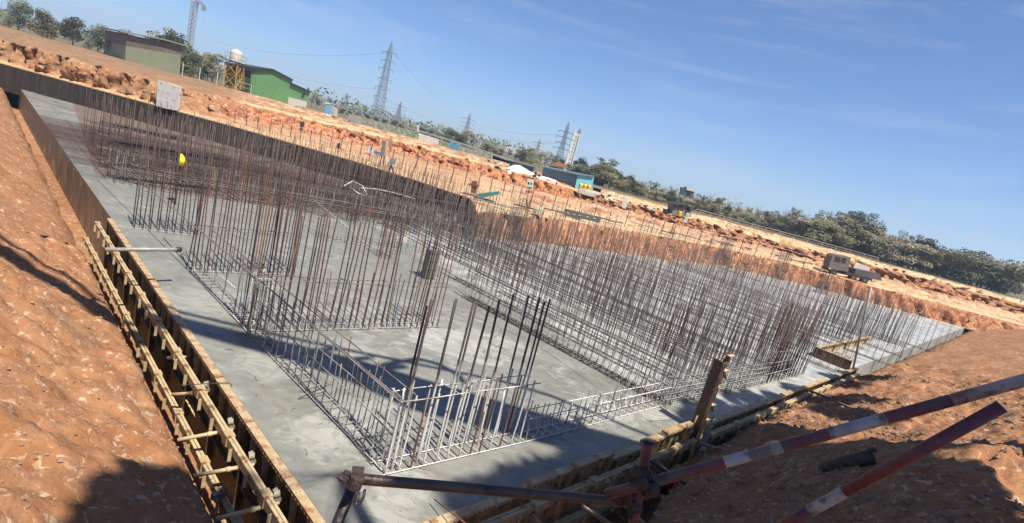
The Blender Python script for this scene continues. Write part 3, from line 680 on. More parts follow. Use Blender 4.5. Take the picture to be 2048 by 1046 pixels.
def waler(side, s0, s1, d, z, lab, h=.055, w=.055, m=CREAM):
    t_, n_ = (tL, nL) if side == 'L' else (tR, nR); ax = (t_, n_, UP)
    t = thing('waler', lab, 'steel beam', P(C2, t_, n_, s0, d, z), 'cream walers bracing the formwork'); Ln = (s1-s0)/2; sm = (s0+s1)/2
    for dd in (-.5, .5):
        q = MB(); o = dd*w*1.5; q.box(P(C2, t_, n_, sm, d+o, z), Ln, .004, h, ax); q.box(P(C2, t_, n_, sm, d+o*.45, z+h), Ln, w*.42, .004, ax); q.box(P(C2, t_, n_, sm, d+o*.45, z-h), Ln, w*.42, .004, ax)
        q.build('channel', m, t)
    q = MB(); q.box(P(C2, t_, n_, s1-.05, d, z+.004), .07, w*1.15, h+.012, ax); q.build('splice_sleeve', m, t)
    for j in range(int((s1-s0)/.5)):
        q = MB(); q.box(P(C2, t_, n_, s0+.3+j*.5, d+.09, z), .004, .02, h*1.5, ax); q.build('wedge_plate', m, t)
    return t
def coupler(name, p, ax1, ax2, lab, m=CEMCLAMP, sc=1.0, grp='swivel couplers on the formwork props'):
    t = thing(name, lab, 'scaffold coupler', p, grp); a, b = Vector(ax1).normalized(), Vector(ax2).normalized(); c = a.cross(b).normalized()
    for k, (ax_, off) in enumerate(((a, .028), (b, -.028))):
        q = MB(); pc = Vector(p)+c*off*sc; q.tube([pc-ax_*.024*sc, pc+ax_*.024*sc], .030*sc, 14); q.build('jaw', m, t, smooth=False)
        q = MB(); s_ = (c.cross(ax_)).normalized(); q.tube([pc+s_*.03*sc, pc+s_*.075*sc], .008*sc, 6); q.tube([pc+s_*.05*sc, pc+s_*.064*sc], .016*sc, 6); q.build('bolt', m, t)
        q = MB(); q.box(pc+s_*.045*sc-ax_*.01, .02*sc, .012*sc, .012*sc, (ax_, s_, c)); q.build('flap', m, t)
    return t
LL = 1.18
for i in range(10):
    s0 = -.02+i*LL; lab = (nth(i+1)+' rust-brown formwork panel of the left slab edge from the near corner').replace('first ', 'nearest ')
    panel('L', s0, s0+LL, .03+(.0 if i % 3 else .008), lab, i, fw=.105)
    waler('L', s0+.05, s0+LL+.05, .285, -.14, w=.044, lab= nth(i+1)+' upper waler length on the left formwork from the near corner')
    waler('L', s0+.3, s0+LL+.3, .43, -.62, w=.044, lab= nth(i+1)+' lower waler length beside the left soil bank from the near corner', m=CREAM)
def prop_tube(k, a, b, lab, m=CREAM, r=.024):
    t = thing('formwork_prop', lab, 'tube prop', a, 'short tubes propping the formwork off the soil'); a, b = Vector(a), Vector(b); d = (b-a).normalized()
    q = MB(); q.tube([a, b], r, 12); q.build('outer_tube', m, t, smooth=True)
    q = MB(); q.tube([a+d*(b-a).length*.55, a+d*((b-a).length*.55+.05)], r*1.3, 12); q.build('collar', m, t, smooth=True)
    q = MB(); q.tube([b-d*.01, b+d*.03], r*.72, 10); q.build('spigot', m, t, smooth=True); return t
PP = [((344, 789), (411, 785)), ((355, 880), (461, 860)), ((386, 952), (503, 930)), ((432, 1038), (553, 1007)), ((335, 716), (368, 714)), ((470, 1110), (640, 1075))]
for k, (a, b) in enumerate(PP):
    A, B = at(*a, -.30), at(*b, -.20)
    prop_tube(k, A, B, ['prop tube reaching the left waler level with the shadow edge', 'prop tube from left soil to the waler with a crusted clamp, second up', 'prop tube from left soil to the waler with a crusted clamp, lowest but one', 'long perforated prop tube at the bottom left', 'farthest short prop tube showing beside the left formwork', 'prop tube below the bottom left picture edge'][k])
    if 0 < k < 4 or k == 0: coupler('coupler', B+Vector((-.02, .03, .06)), (B-A), tL, ['crusted clamp on the waler by the highest left prop', 'crusted clamp on the second left prop', 'crusted clamp on the third left prop', 'crusted clamp on the lowest left prop'][k], sc=1.25)
coupler('coupler', at(436, 990, -.5), tL, UP, 'crusted clamp low beside the left soil bank', sc=1.3)
for k, (a, b) in enumerate([((372, 800), (392, 835)), ((404, 745), (415, 768)), ((505, 980), (530, 1012)), ((345, 690), (357, 710))]):
    q = MB(); q.tube([at(*a, -.35), at(*b, -.5)], .012, 6); tag(q.build('tie_rod', CREAM, smooth=True), ['thin slanting tie rod beneath the second left prop', 'thin slanting tie rod above the highest left prop', 'thin slanting tie rod near the lowest left prop', 'thin slanting tie rod at the far left waler'][k], 'tie rod')
q = MB(); q.tube([at(346, 771, -.05), at(400, 768, .05), at(440, 766, .06), at(461, 766, .06), at(464, 772, .03)], .006, 5)
tag(q.build('tie_wire', RUSTD, smooth=True), 'thin wire stretched across the left formwork flange', 'wire')
# right edge panels, uneven heights as in the photo
RP = [(-.02, .95, .03), (.95, 2.36, .03), (2.36, 3.3, .12), (3.3, 4.22, .14), (4.22, 5.1, .05), (5.1, 5.75, .12), (5.75, 6.72, .16), (6.72, 7.9, .02), (7.9, 9.1, .02), (9.1, 10.3, .03), (10.3, 11.5, .02), (11.5, 12.7, .05), (12.7, 13.9, .04), (13.9, 15.1, .04), (15.1, 16.3, .03), (16.3, 17.5, .03), (17.5, 18.7, .03)]
for i, (a, b, z) in enumerate(RP):
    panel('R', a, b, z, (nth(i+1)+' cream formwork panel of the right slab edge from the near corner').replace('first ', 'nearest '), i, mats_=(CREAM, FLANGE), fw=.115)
for i in range(15):
    a = .1+i*1.22
    waler('R', a, a+1.22, .22, -.15, nth(i+1)+' upper waler length on the right formwork from the near corner', h=.06)
    if i < 9: waler('R', a+.2, a+1.42, .26, -.62, nth(i+1)+' lower waler length on the right formwork from the near corner', h=.06)
for k in range(7):
    s = .9+k*1.5; A = P(C2, tR, nR, s, .28, -.2); B = P(C2, tR, nR, s+.1, 1.1-.7*smooth(3, 7, s), -.35+.0)
    prop_tube(10+k, B, A, nth(k+1)+' short prop tube along the right formwork from the near corner')
    if k in (2, 4, 5): coupler('coupler', A+nR*.05+UP*.06, tR, nR, nth(k+1)+' crusted clamp along the right waler from the near corner', sc=1.2)
# upright panel (soldier) standing over the right edge
def soldier():
    s = 6.84; base = P(C2, tR, nR, s, .15, -.7); t = thing('upright_formwork', 'narrow formwork panel standing upright above the right slab edge', 'formwork panel', base)
    ax = (tR, nR, UP); zt, zb = 1.60, -.7; hm = (zt-zb)/2; zm = (zt+zb)/2
    q = MB(); q.box(P(C2, tR, nR, s-.09, .13, zm-.08), .004, .085, hm-.08, ax); q.build('face_sheet', DSTEEL, t)
    q = MB(); q.box(P(C2, tR, nR, s+.02, .215, zm), .10, .004, hm, ax); q.build('side_sheet', DSTEEL, t)
    q = MB(); q.box(P(C2, tR, nR, s+.125, .175, zm), .004, .044, hm, ax); q.box(P(C2, tR, nR, s+.10, .135, zm), .028, .004, hm, ax); q.build('edge_channel', CREAM, t)
    q = MB(); q.box(P(C2, tR, nR, s-.09, .245, zm-.08), .004, .028, hm-.08, ax); q.build('edge_angle', FLANGE, t)
    for z in (-.2, .3, .62, .98, 1.3, 1.585):
        q = MB(); q.box(P(C2, tR, nR, s+.018, .255, z), .098, .034, .004, ax); q.build('cross_rib', CREAM, t)
    for z in (.45, 1.12):
        q = MB(); a = P(C2, tR, nR, s+.13, .222, z); q.prism([a, a+nR*.07, a+nR*.005+UP*.14], -tR*.008); q.build('gusset', CREAM, t)
    q = MB(); q.tube([P(C2, tR, nR, s-.12, .33, .36), P(C2, tR, nR, s+.42, .33, .30)], .010, 6); q.build('tie_rod', CEMCLAMP, t)
    q = MB(); q.tube([P(C2, tR, nR, s-.05, .36, .22), P(C2, tR, nR, s-.05, .36, .48)], .010, 6); q.build('wedge_pin', CEMCLAMP, t)
soldier()
q = MB(); q.box(P(C2, tR, nR, 6.77, .36, .10), .05, .04, .17, (tR, nR, UP)); q.box(P(C2, tR, nR, 6.77, .36, .275), .06, .055, .006, (tR, nR, UP))
tag(q.build('corner_bracket', CEMCLAMP), 'crusted steel bracket bolted at the foot of the upright panel', 'bracket')
q = MB(); q.tube([P(C2, tR, nR, 6.6, .35, -.05), P(C2, tR, nR, 7.15, .75, -.12)], .024, 10)
tag(q.build('stub_tube', CEMCLAMP, smooth=True), 'short crusted tube sticking out from the foot of the upright panel', 'tube')
coupler('coupler', P(C2, tR, nR, 6.5, .5, -.12), tR, nR, 'large crusted clamp below the upright panel', sc=1.7)
rod('loose_bar', 'short rod leaning from the slab against the right formwork by the upright panel', [at(1345, 838, .02), at(1330, 815, .4)], .006, RUSTD)
rod('loose_bar', 'steel rod leaning against the foot of the upright panel', [P(C2, tR, nR, 6.2, .3, .1), P(C2, tR, nR, 6.5, .2, .42)], .014, CEMCLAMP)
# box-out corner at the right edge
def boxout():
    a, b, c = at(1622, 712, 0), at(1697, 742, 0), at(1735, 686, 0)
    for (p0, p1, lab) in ((a, b, 'dark inner panel of the box-out in the slab at the right edge'), (a+(c-a).normalized()*.02, c, 'cream outer panel of the box-out in the slab at the right edge')):
        d = (p1-p0).normalized(); n = Vector((d.y, -d.x, 0)); 
        if lab.startswith('dark'): n = Vector((-d.y, d.x, 0))
        t = thing('steel_formwork', lab, 'formwork panel', p0, 'steel formwork panels along the slab edges'); L_ = (p1-p0).length
        q = MB(); q.box((p0+p1)/2+UP*.12, L_/2, .006, .22, (d, n, UP)); q.build('face_sheet', DSTEEL if lab.startswith('dark') else CREAM, t)
        q = MB(); q.box((p0+p1)/2+UP*.346+n*.05, L_/2, .06, .005, (d, n, UP)); q.build('top_flange', FLANGE, t)
        for k in range(5):
            q = MB(); pp = p0+d*(L_*(k+.5)/5)+UP*.34+n*.01; q.prism([pp, pp+n*.1, pp+n*.02-UP*.4, pp-UP*.4], d*.01); q.build('stiffener', CREAM, t)
    for k in range(3):
        A = a+(b-a)*(.35+.25*k)+UP*.3; B = A+(c-a).normalized()*1.5+UP*-.05
        q = MB(); q.tube([A, B], .024, 8); tag(q.build('box_out_strut', CREAM, smooth=True), nth(k+1)+' cream tube strut bracing the box-out from the left', 'tube prop', 'struts across the box-out')
boxout()
q = MB(); q.tube([at(1706, 738, .1), dep(1727, 640, at(1706, 738, .1).y), dep(1742, 575, at(1706, 738, .1).y)], .03, 8)
tag(q.build('pole', MATS['pale_pipe'], smooth=True), 'grey pole standing at the right picture edge by the box-out', 'pole')
#@@PART3
# ------------------------------------------------------------------ NEAR RAILING (scaffold tubes)
def near_coupler(name, p, a1, a2, lab, sc=1.0): return coupler(name, p, a1, a2, lab, CLAMP, sc, 'couplers joining the guard rail tubes')
RA_, RB_ = dist(683, 955, 2.52), dist(1268, 1006, 2.80)
dRB = (RB_-RA_).normalized()
t = thing('guard_tube', 'brown scaffold tube crossing the picture bottom between corner cage and viewer', 'scaffold tube', RA_)
q = MB(); q.tube([RA_, RA_+(RB_-RA_)*.5+UP*.002, RB_], .0235, 20, cap=False); q.build('tube', PIPEB, t, smooth=True)
q = MB(); q.tube([RA_+dRB*.004, RA_+dRB*.006], .0225, 16); q.tube([RB_-dRB*.01, RB_-dRB*.005], .0225, 16); q.build('bore', HOLE, t)
LA = dist(712, 958, 2.50); LB = dist(672, 1052, 2.62)
q = MB(); q.tube([LA+(LA-LB)*.08, LA+(LB-LA)*5], .024, 18)
tag(q.build('prop_tube', PIPED, smooth=True), 'black brown tube leg holding up the left end of the bottom guard tube', 'scaffold tube')
near_coupler('tube_coupler', dist(713, 956, 2.46), dRB, (LB-LA), 'dark coupler clamping the leg to the left end of the guard tube', 1.05)
q = MB(); c = dist(722, 985, 2.46)
pts = [dist(730, 978, 2.46), dist(727, 995, 2.46), dist(718, 1008, 2.46), dist(711, 1014, 2.46), dist(713, 1000, 2.46), dist(719, 984, 2.46)]
q.tube(pts, .006, 8); tag(q.build('clamp_strap', PIPED, smooth=True), 'dangling dark clamp strap below the left coupler of the guard tube', 'strap')
# red and white rail
def painted(name, lab, A, B, cuts, r=.0235):
    t = thing(name, lab, 'scaffold tube', A); n = len(cuts)-1
    for k in range(n):
        a = A+(B-A)*cuts[k][0]; b = A+(B-A)*cuts[k+1][0]; q = MB(); q.tube([a, b], r, 20, cap=(k in (0, n-1))); q.build(cuts[k][1]+'_band', {'red': PRED, 'white': PWHT, 'dark': PIPEB}[cuts[k][1]], t, smooth=True)
    return t
A, B = dist(1210, 990, 2.62), dist(1722, 850, 2.62); B = A+(B-A)*2.2
def frac(A, B, px):
    lo, hi = 0, 1
    for _ in range(40):
        m = (lo+hi)/2
        if proj(A+(B-A)*m)[0] < px: lo = m
        else: hi = m
    return lo
painted('striped_rail', 'upper red and white striped tube rail rising to the right over the soil', A, B, [(0, 'dark'), (frac(A, B, 1335), 'red'), (frac(A, B, 1449), 'white'), (frac(A, B, 1563), 'red'), (frac(A, B, 1656), 'white'), (frac(A, B, 1770), 'red'), (frac(A, B, 1900), 'white'), (1, 'white')])
dR = (B-A).normalized()
A2, B2 = dist(1560, 1054, 2.95), dist(1722, 966, 2.8); B2 = A2+(B2-A2)*2.4
painted('striped_rail', 'lower red and white striped tube rail in the bottom right corner', A2, B2, [(0, 'red'), (frac(A2, B2, 1620), 'white'), (frac(A2, B2, 1689), 'red'), (1, 'red')])
SA, SB = dist(1280, 975, 2.66), dist(1296, 886, 2.56)
dS = (SB-SA).normalized()
q = MB(); q.tube([SA-dS*1.6, SB], .0235, 20, cap=False); tt = thing('rail_post', 'dark red tube post standing up through the rail junction', 'scaffold tube', SA); q.build('tube', PRED, tt, smooth=True)
q = MB(); q.tube([SB-dS*.006, SB-dS*.002], .0226, 16); q.build('bore', HOLE, tt)
near_coupler('tube_coupler', dist(1283, 958, 2.56), dR, dS, 'dark coupler joining red post and striped rail', 1.1)
near_coupler('tube_coupler', dist(1300, 968, 2.56), dR, dRB, 'second dark coupler on the right side of the rail junction', 1.0)
near_coupler('tube_coupler', dist(1264, 1004, 2.72), dRB, dS, 'dark coupler at the right end of the brown guard tube', 1.05)
q = MB(); q.tube([dist(1262, 1013, 2.68), dist(1259, 1030, 2.68), dist(1262, 1040, 2.68), dist(1267, 1028, 2.68), dist(1268, 1012, 2.68)], .007, 8)
tag(q.build('clamp_strap', CLAMP, smooth=True), 'dangling dark clamp strap under the right coupler of the guard tube', 'strap')
rod('stay_tube', 'thin dark tube between the right formwork and the red rail', [P(C2, tR, nR, 5.0, .3, -.05), P(C2, tR, nR, 5.15, .95, -.1)], .022, PIPED)
rod('stay_tube', 'thin reddish tube slanting down below the brown guard tube', [dist(1165, 1012, 3.4), dist(1225, 1052, 3.6)], .014, PIPEB)

# ------------------------------------------------------------------ boom over the slab (out of frame above, casts the long shadow)
def boom():
    z = 12.0; off = SUN*(z/SUN.z); B_ = lambda x, y, dz=0: Vector((x, y, 0))+off*((z+dz)/z)
    YEL = mat('boom_paint', (.6, .45, .08), rough=.5)
    t = thing('concrete_pump_boom', 'long placing boom reaching over the slab above the picture', 'pump boom', B_(9, 7.3))
    q = MB(); q.prism([B_(-16, 8.2), B_(-16, 7.8), B_(-5, 7.68), B_(-3, 7.64), B_(-2, 7.5), B_(-.9, 7.15), B_(2, 7.2), B_(9, 7.1), B_(9, 7.9), B_(2.2, 7.98), B_(0, 8.1), B_(-2.3, 8.2), B_(-3.5, 8.12), B_(-5, 8.02)], UP*.3); q.build('arm', YEL, t)
    q = MB(); q.tube([B_(-16, 8.7), B_(-5.3, 8.3), B_(-3.6, 8.42), B_(-2.3, 8.58), B_(.4, 8.98), B_(1.3, 8.92), B_(2.2, 8.66), B_(3.2, 8.32), B_(9, 7.5)], .055, 10); q.build('pipe', RUSTD, t, smooth=True)
    for x in (-2.9, -2.3, -1.7): 
        q = MB(); q.tube([B_(x, 8.15), B_(x+.4, 8.55)], .07, 6); q.build('bracket', YEL, t)
    q = MB(); q.tube([B_(-1.75, 8.2), B_(-1.5, 8.6), B_(-1.2, 8.98), B_(-.8, 8.98), B_(-.4, 8.75), B_(-.15, 8.3)], .07, 10); q.build('hose', RUSTD, t, smooth=True)
    q = MB(); q.tube([B_(9, 7.3), Vector((B_(9, 7.3).x, B_(9, 7.3).y, 1))], .35, 12); q.build('mast', YEL, t)
boom()

# ------------------------------------------------------------------ vegetation
def leaf_mat(name, c, tr=.15):
    m = bpy.data.materials.new(name); m.use_nodes = True; b = m.node_tree.nodes['Principled BSDF']; l = m.node_tree.links.new
    at_ = nd(m, 'ShaderNodeAttribute'); at_.attribute_name = 'tint'; x = nd(m, 'ShaderNodeMix'); x.data_type = 'RGBA'; x.blend_type = 'MULTIPLY'; x.inputs[0].default_value = 1; x.inputs[6].default_value = (c[0]*.85, c[1]*.85, c[2]*.85, 1)
    l(at_.outputs['Color'], x.inputs[7]); oi = nd(m, 'ShaderNodeObjectInfo'); hs = nd(m, 'ShaderNodeHueSaturation'); l(x.outputs[2], hs.inputs['Color'])
    r = nd(m, 'ShaderNodeMapRange'); r.inputs[3].default_value = .75; r.inputs[4].default_value = 1.3; l(oi.outputs['Random'], r.inputs[0]); l(r.outputs[0], hs.inputs['Value'])
    l(hs.outputs[0], b.inputs['Base Color']); b.inputs['Roughness'].default_value = .7; return m
OLIVE = leaf_mat('olive_leaves', (.16, .145, .055)); DARKG = leaf_mat('dark_green_leaves', (.09, .095, .038)); DRY = leaf_mat('dry_grey_leaves', (.21, .17, .10)); PALEG = leaf_mat('pale_green_leaves', (.20, .20, .07))
BARK = mat('grey_bark', (.14, .11, .08), (.22, .18, .14), 6, .9)
def leaves(q, cen, rad, n, sz, rr, tint=1.0):
    for _ in range(n):
        while True:
            v = Vector((rr.uniform(-1, 1), rr.uniform(-1, 1), rr.uniform(-1, 1)))
            if v.length < 1 and rr.random() < .35+.65*v.length: break
        p = Vector(cen)+Vector((v.x*rad[0], v.y*rad[1], v.z*rad[2])); a = Vector((rr.gauss(0, 1), rr.gauss(0, 1), rr.gauss(0, .6))).normalized(); b = a.orthogonal().normalized(); s = sz*rr.uniform(.6, 1.3)
        c = tint*rr.uniform(.7, 1.2); cc = (c*rr.uniform(.9, 1.15), c, c*rr.uniform(.8, 1.1))
        q.add([p-a*s, p+b*s*.45, p+a*s, p-b*s*.45], [(0, 1, 2, 3)], 0, cc)
def tree_meshes(seed, h, w, style):
    rr = random.Random(seed); tr = MB(); cw = MB(); limbs = []
    top = Vector((rr.gauss(0, .04)*h, rr.gauss(0, .04)*h, h*.55)); tr.tube([(0, 0, -.3), top*.5+Vector((rr.gauss(0, .1), 0, 0)), top], h*.022, 6, r2=h*.012)
    nl = {'dense': 15, 'sparse': 12, 'bare': 16, 'umbrella': 10}[style]
    for i in range(nl):
        a = rr.random()*6.28; rad = w*.5*rr.uniform(.2, .95); zz = {'dense': rr.uniform(.12, .95), 'sparse': rr.uniform(.45, 1.0), 'bare': rr.uniform(.4, 1), 'umbrella': rr.uniform(.8, 1)}[style]*h
        if style == 'dense': rad *= (1.15-.6*(zz/h))
        e = Vector((math.cos(a)*rad, math.sin(a)*rad, zz)); st = top*rr.uniform(.45, 1); tr.tube([st, (st+e)/2+Vector((0, 0, h*.03)), e], h*.009, 4, r2=h*.003); limbs.append(e)
        if style in ('bare', 'sparse'):
            for _ in range(3):
                e2 = e+Vector((rr.gauss(0, .1), rr.gauss(0, .1), rr.uniform(0, .14)))*h; tr.tube([(st+e)/2, e2], h*.004, 3, r2=h*.0015)
    for e in limbs:
        cr_ = w*{'dense': .20, 'sparse': .15, 'bare': .12, 'umbrella': .17}[style]*rr.uniform(.7, 1.25); n = {'dense': 210, 'sparse': 120, 'bare': 22, 'umbrella': 110}[style]
        leaves(cw, e, (cr_, cr_, cr_*(.75 if style != 'umbrella' else .35)), n, (.20 if style == 'dense' else .17) if style != 'bare' else .10, rr, rr.uniform(.7, 1.15))
    if style == 'dense':
        for _ in range(5): leaves(cw, (rr.gauss(0, w*.13), rr.gauss(0, w*.13), h*rr.uniform(.25, .6)), (w*.26, w*.26, h*.2), 130, .22, rr, rr.uniform(.6, 1))
    return tr, cw
VAR = []
for i, (st, m, kd) in enumerate([('dense', OLIVE, 'olive bushy tree'), ('dense', DARKG, 'dark green bushy tree'), ('dense', OLIVE, 'broad olive tree'), ('sparse', DRY, 'dry grey thin-leaved tree'), ('umbrella', PALEG, 'flat-topped pale tree'), ('bare', DRY, 'nearly bare twiggy tree'), ('sparse', OLIVE, 'open olive tree with gaps'), ('dense', DRY, 'dusty brown-green bush tree')]):
    VAR.append((st, m, kd, tree_meshes(100+i, 7.0, {'dense': 6.4, 'sparse': 6, 'bare': 5, 'umbrella': 6}[st], st), None))
VOBJ = {}
def tree(v, pos, h, label, group, wsc=1.0, rr=random.Random(11)):
    st, m, kd, (tr, cw), _ = VAR[v]
    if v not in VOBJ:
        t = thing('tree', label, 'tree', pos, group)
        base = ORG[t.name]; a = tr.build('trunk', BARK, None, origin=(0, 0, 0), smooth=True); b = cw.build('crown', m, None, origin=(0, 0, 0))
        for o in (a, b): o.parent = t; o.location = (0, 0, 0)
        VOBJ[v] = t
    else:
        t = copy_tree(VOBJ[v]); t['label'] = label; t.location = pos
        if group: t['group'] = group
    t.scale = (h/7*wsc, h/7*wsc, h/7); t.rotation_euler = (0, 0, rr.random()*6.28); return t
def grade(px): return lerp_tab(RE, px)
def ground_at(px, D): w = dep(px, grade(px), D); return Vector((w.x, w.y, 2.95))
def top_h(px, py, D):  # height above grade of pixel row py for something at depth D whose column leans like a vertical
    lo, hi = 0, 150; 
    x0 = dep(px, py, D); return x0.z-2.42, Vector((x0.x, D, 2.42))
TG = 'trees of the treeline beyond the excavation'
TOPS = [(1140, 330, 1), (1165, 318, 0), (1190, 332, 1), (1218, 322, 4), (1240, 345, 0), (1262, 352, 0), (1285, 366, 2), (1305, 374, 5), (1322, 380, 0), (1345, 384, 1), (1368, 396, 0), (1392, 398, 2), (1414, 400, 1), (1436, 402, 1), (1458, 412, 2), (1480, 416, 7), (1500, 422, 0), (1520, 425, 3), (1540, 430, 7), (1560, 434, 3), (1580, 424, 6), (1602, 440, 7), (1620, 436, 4), (1640, 450, 5), (1655, 424, 6), (1672, 446, 5), (1690, 442, 3), (1708, 438, 5), (1722, 436, 4), (1750, 450, 0), (1790, 470, 2), (1830, 476, 3), (1870, 486, 1), (1920, 500, 0), (1970, 510, 7), (2030, 520, 2)]
for i, (px, py, v) in enumerate(TOPS):
    D = 100+((i*37) % 17); h, pos = top_h(px, py, D); tree(v, pos, h*1.06, VAR[v][2]+' on the right-hand treeline, '+nth(i+1)+' from its left end', TG)
for i in range(80):
    px = 1135+i*11.5; T = [p for p in TOPS]; py = None
    for a, b in zip(T, T[1:]):
        if a[0] <= px <= b[0]: py = a[1]+(b[1]-a[1])*(px-a[0])/(b[0]-a[0])
    if py is None: continue
    D = 90+((i*13) % 8); h, pos = top_h(px, py+4+(i*7) % 12, D); v = (0, 7, 1, 2, 6)[i % 5]
    tree(v, pos, max(1.8, h), VAR[v][2]+' low before the right treeline, '+nth(i+1)+' from left', TG, 1.6)
LT = [(300, 75, 1, 85), (322, 90, 0, 80), (345, 55, 6, 95), (352, 68, 1, 90), (372, 92, 0, 88), (388, 100, 1, 86), (405, 108, 6, 88), (420, 112, 1, 92), (432, 108, 4, 95), (440, 130, 3, 85), (250, 60, 0, 85), (200, 50, 1, 90), (150, 30, 2, 90), (90, 20, 0, 85), (40, 0, 1, 90), (627, 185, 5, 110), (636, 200, 3, 100)]
for i, (px, py, v, D) in enumerate(LT):
    h, pos = top_h(px, py, D); tree(v, pos, h, VAR[v][2]+' behind the left sheds, '+nth(i+1)+' of that clump', 'trees around the left sheds and water tower')
MT = [(670, 220, 0), (685, 217, 1), (700, 222, 0), (716, 226, 2), (735, 230, 0), (752, 232, 2), (770, 238, 0), (790, 240, 1), (808, 246, 2), (826, 250, 0), (845, 256, 1), (862, 258, 1), (880, 264, 0), (903, 258, 1), (915, 266, 0), (935, 262, 3), (952, 268, 3), (925, 270, 1), (1003, 296, 7), (1020, 300, 3), (1045, 302, 7), (1056, 298, 4), (1068, 300, 0), (1085, 306, 3), (1096, 304, 5), (1108, 310, 3), (1120, 318, 0), (975, 286, 7), (990, 292, 2), (1035, 306, 6)]
for i, (px, py, v) in enumerate(MT):
    D = 125+((i*29) % 23); h, pos = top_h(px, py, D); tree(v, pos, h*1.05, VAR[v][2]+' beyond the green wall and roofs, '+nth(i+1)+' from the left', 'trees beyond the site wall', 1.5 if v in (0, 1, 2, 7) else 1.1)
for i in range(26):
    px = 1290+i*19; T = TOPS; py = 400
    for a, b in zip(T, T[1:]):
        if a[0] <= px <= b[0]: py = a[1]+(b[1]-a[1])*(px-a[0])/(b[0]-a[0])
    v = (5, 3, 5, 4, 6)[i % 5]; D = 96+(i*11) % 9; h, pos = top_h(px, py-3-(i*5) % 9, D); tree(v, pos, h*1.05, VAR[v][2]+' rising above the right treeline, '+nth(i+1)+' from left', TG, .7)
# far woodland haze line
def woodland():
    q = MB(); rr = random.Random(5)
    for i in range(260):
        px = -300+i*10.5; D = rr.uniform(260, 420); w = dep(px, 300+.268*(px-1000), D); h = rr.uniform(4, 8)
        leaves(q, (w.x, D, 3+h*.4), (9, 6, h*.6), 60, 1.1, rr, rr.uniform(.7, 1.2))
    tag(q.build('woodland', DARKG), 'distant green band of woodland along the skyline', 'woodland', kind='stuff')
woodland()
# unseen tree added behind the viewer; clumps placed to shade soil, panels, rails, slab
def hit(px, py):
    d = ray(px, py).normalized(); r = 1.2
    while r < 60:
        p = Vector((0, 0, H))+d*r; h, dd = near_h(p.x, p.y)
        if dd <= 0: h = 0
        if p.z < h: return p
        r += .05
    return p
def added_shade_tree():
    rr = random.Random(77); t = thing('added_shade_tree', 'unseen leafy tree added behind the viewer to shade the near soil bank', 'tree', (9, -9, 1.8)); cw = MB(); tr = MB(); ends = []
    def clump(p, r, n, z=13.0, thick=.35):
        c = Vector(p)+SUN*((z-p[2])/SUN.z); ends.append(c); leaves(cw, c, (r, r, r*thick), n, .17, rr, rr.uniform(.7, 1.2))
    SH = [(1330, 1000), (1400, 1000), (1470, 1000), (1540, 1000), (1610, 1010), (1680, 1020), (1740, 1000), (1380, 950), (1450, 940), (1520, 930), (1590, 935), (1650, 950), (1710, 965), (1440, 880), (1500, 870), (1490, 905), (1560, 895), (1620, 905),
          (1290, 960), (1240, 980), (1330, 965), (1550, 965), (1660, 900), (1770, 940), (1800, 1010), (1400, 1046), (1500, 1046), (1600, 1046), (1700, 1046), (1480, 975), (1590, 975), (1640, 985), (1700, 930), (1760, 975), (1350, 1030), (1570, 1020), (1640, 1030), (1430, 910), (1540, 850)]
    for a in SH: clump(hit(*a), .62, 520, 12+rr.random()*2)
    for a in [(1640, 805), (1680, 820), (1600, 790), (1720, 835), (1700, 765), (1660, 775), (1722, 790), (1740, 750), (1480, 850), (1455, 860)]: clump(hit(*a), .55, 190, 12+rr.random()*2)
    for a in [(955, 1000), (1000, 990), (1050, 965), (1100, 950), (1160, 935), (1060, 1000), (1110, 985), (1190, 950), (1150, 975), (1215, 925), (985, 1030)]: clump(at(*a), .42, 150, 15+rr.random()*2)
    for a in [(1400, 818), (1440, 812), (1480, 800), (1390, 838), (1510, 795)]: clump(at(*a), .42, 110, 15+rr.random()*2)
    for a in [(1480, 845), (1530, 815), (1560, 800)]: clump(P(C2, tR, nR, (at(*a)-C2).dot(tR), .1, 0), .40, 120, 13)
    for a in [(330, 990), (370, 1000), (410, 1010), (350, 1040), (400, 1046), (340, 1100), (420, 1090), (300, 1000), (270, 1040)]: clump(hit(*a), .45, 380, 12.5+rr.random())
    for f in [.0, .06, .12, .18, .25, .32, .4, .5, .6]: clump(A+(B-A)*f, .24, 300, 12.5)
    for f in [.1, .3, .5]: clump(A2+(B2-A2)*f, .22, 260, 12.5)
    for f in (.3, .55, .8, 1.0): clump(RA_+(RB_-RA_)*f, .14, 160, 12.0)
    clump(SA, .2, 200, 12); clump(SB, .16, 200, 12)
    root = Vector((9, -9, 1.8)); fork = Vector((8.5, -6, 8)); tr.tube([root, (root+fork)/2+Vector((.3, 0, 0)), fork], .45, 10, r2=.3)
    hubs = []
    for x, y in ((11, -2), (7, 0), (3, 1), (13, 3), (1, -2), (6, 4)):
        e = Vector((x, y, 11.5)); hubs.append(e); tr.tube([fork, (fork+e)/2+Vector((0, 0, .6)), e], .2, 7, r2=.08)
    for e in ends:
        hb = min(hubs, key=lambda v: (v-e).length); tr.tube([hb, (hb+e)/2+Vector((0, 0, .2)), e], .016, 4, r2=.006)
    tr.build('trunk', BARK, t, smooth=True); cw.build('crown', DARKG, t)
added_shade_tree()

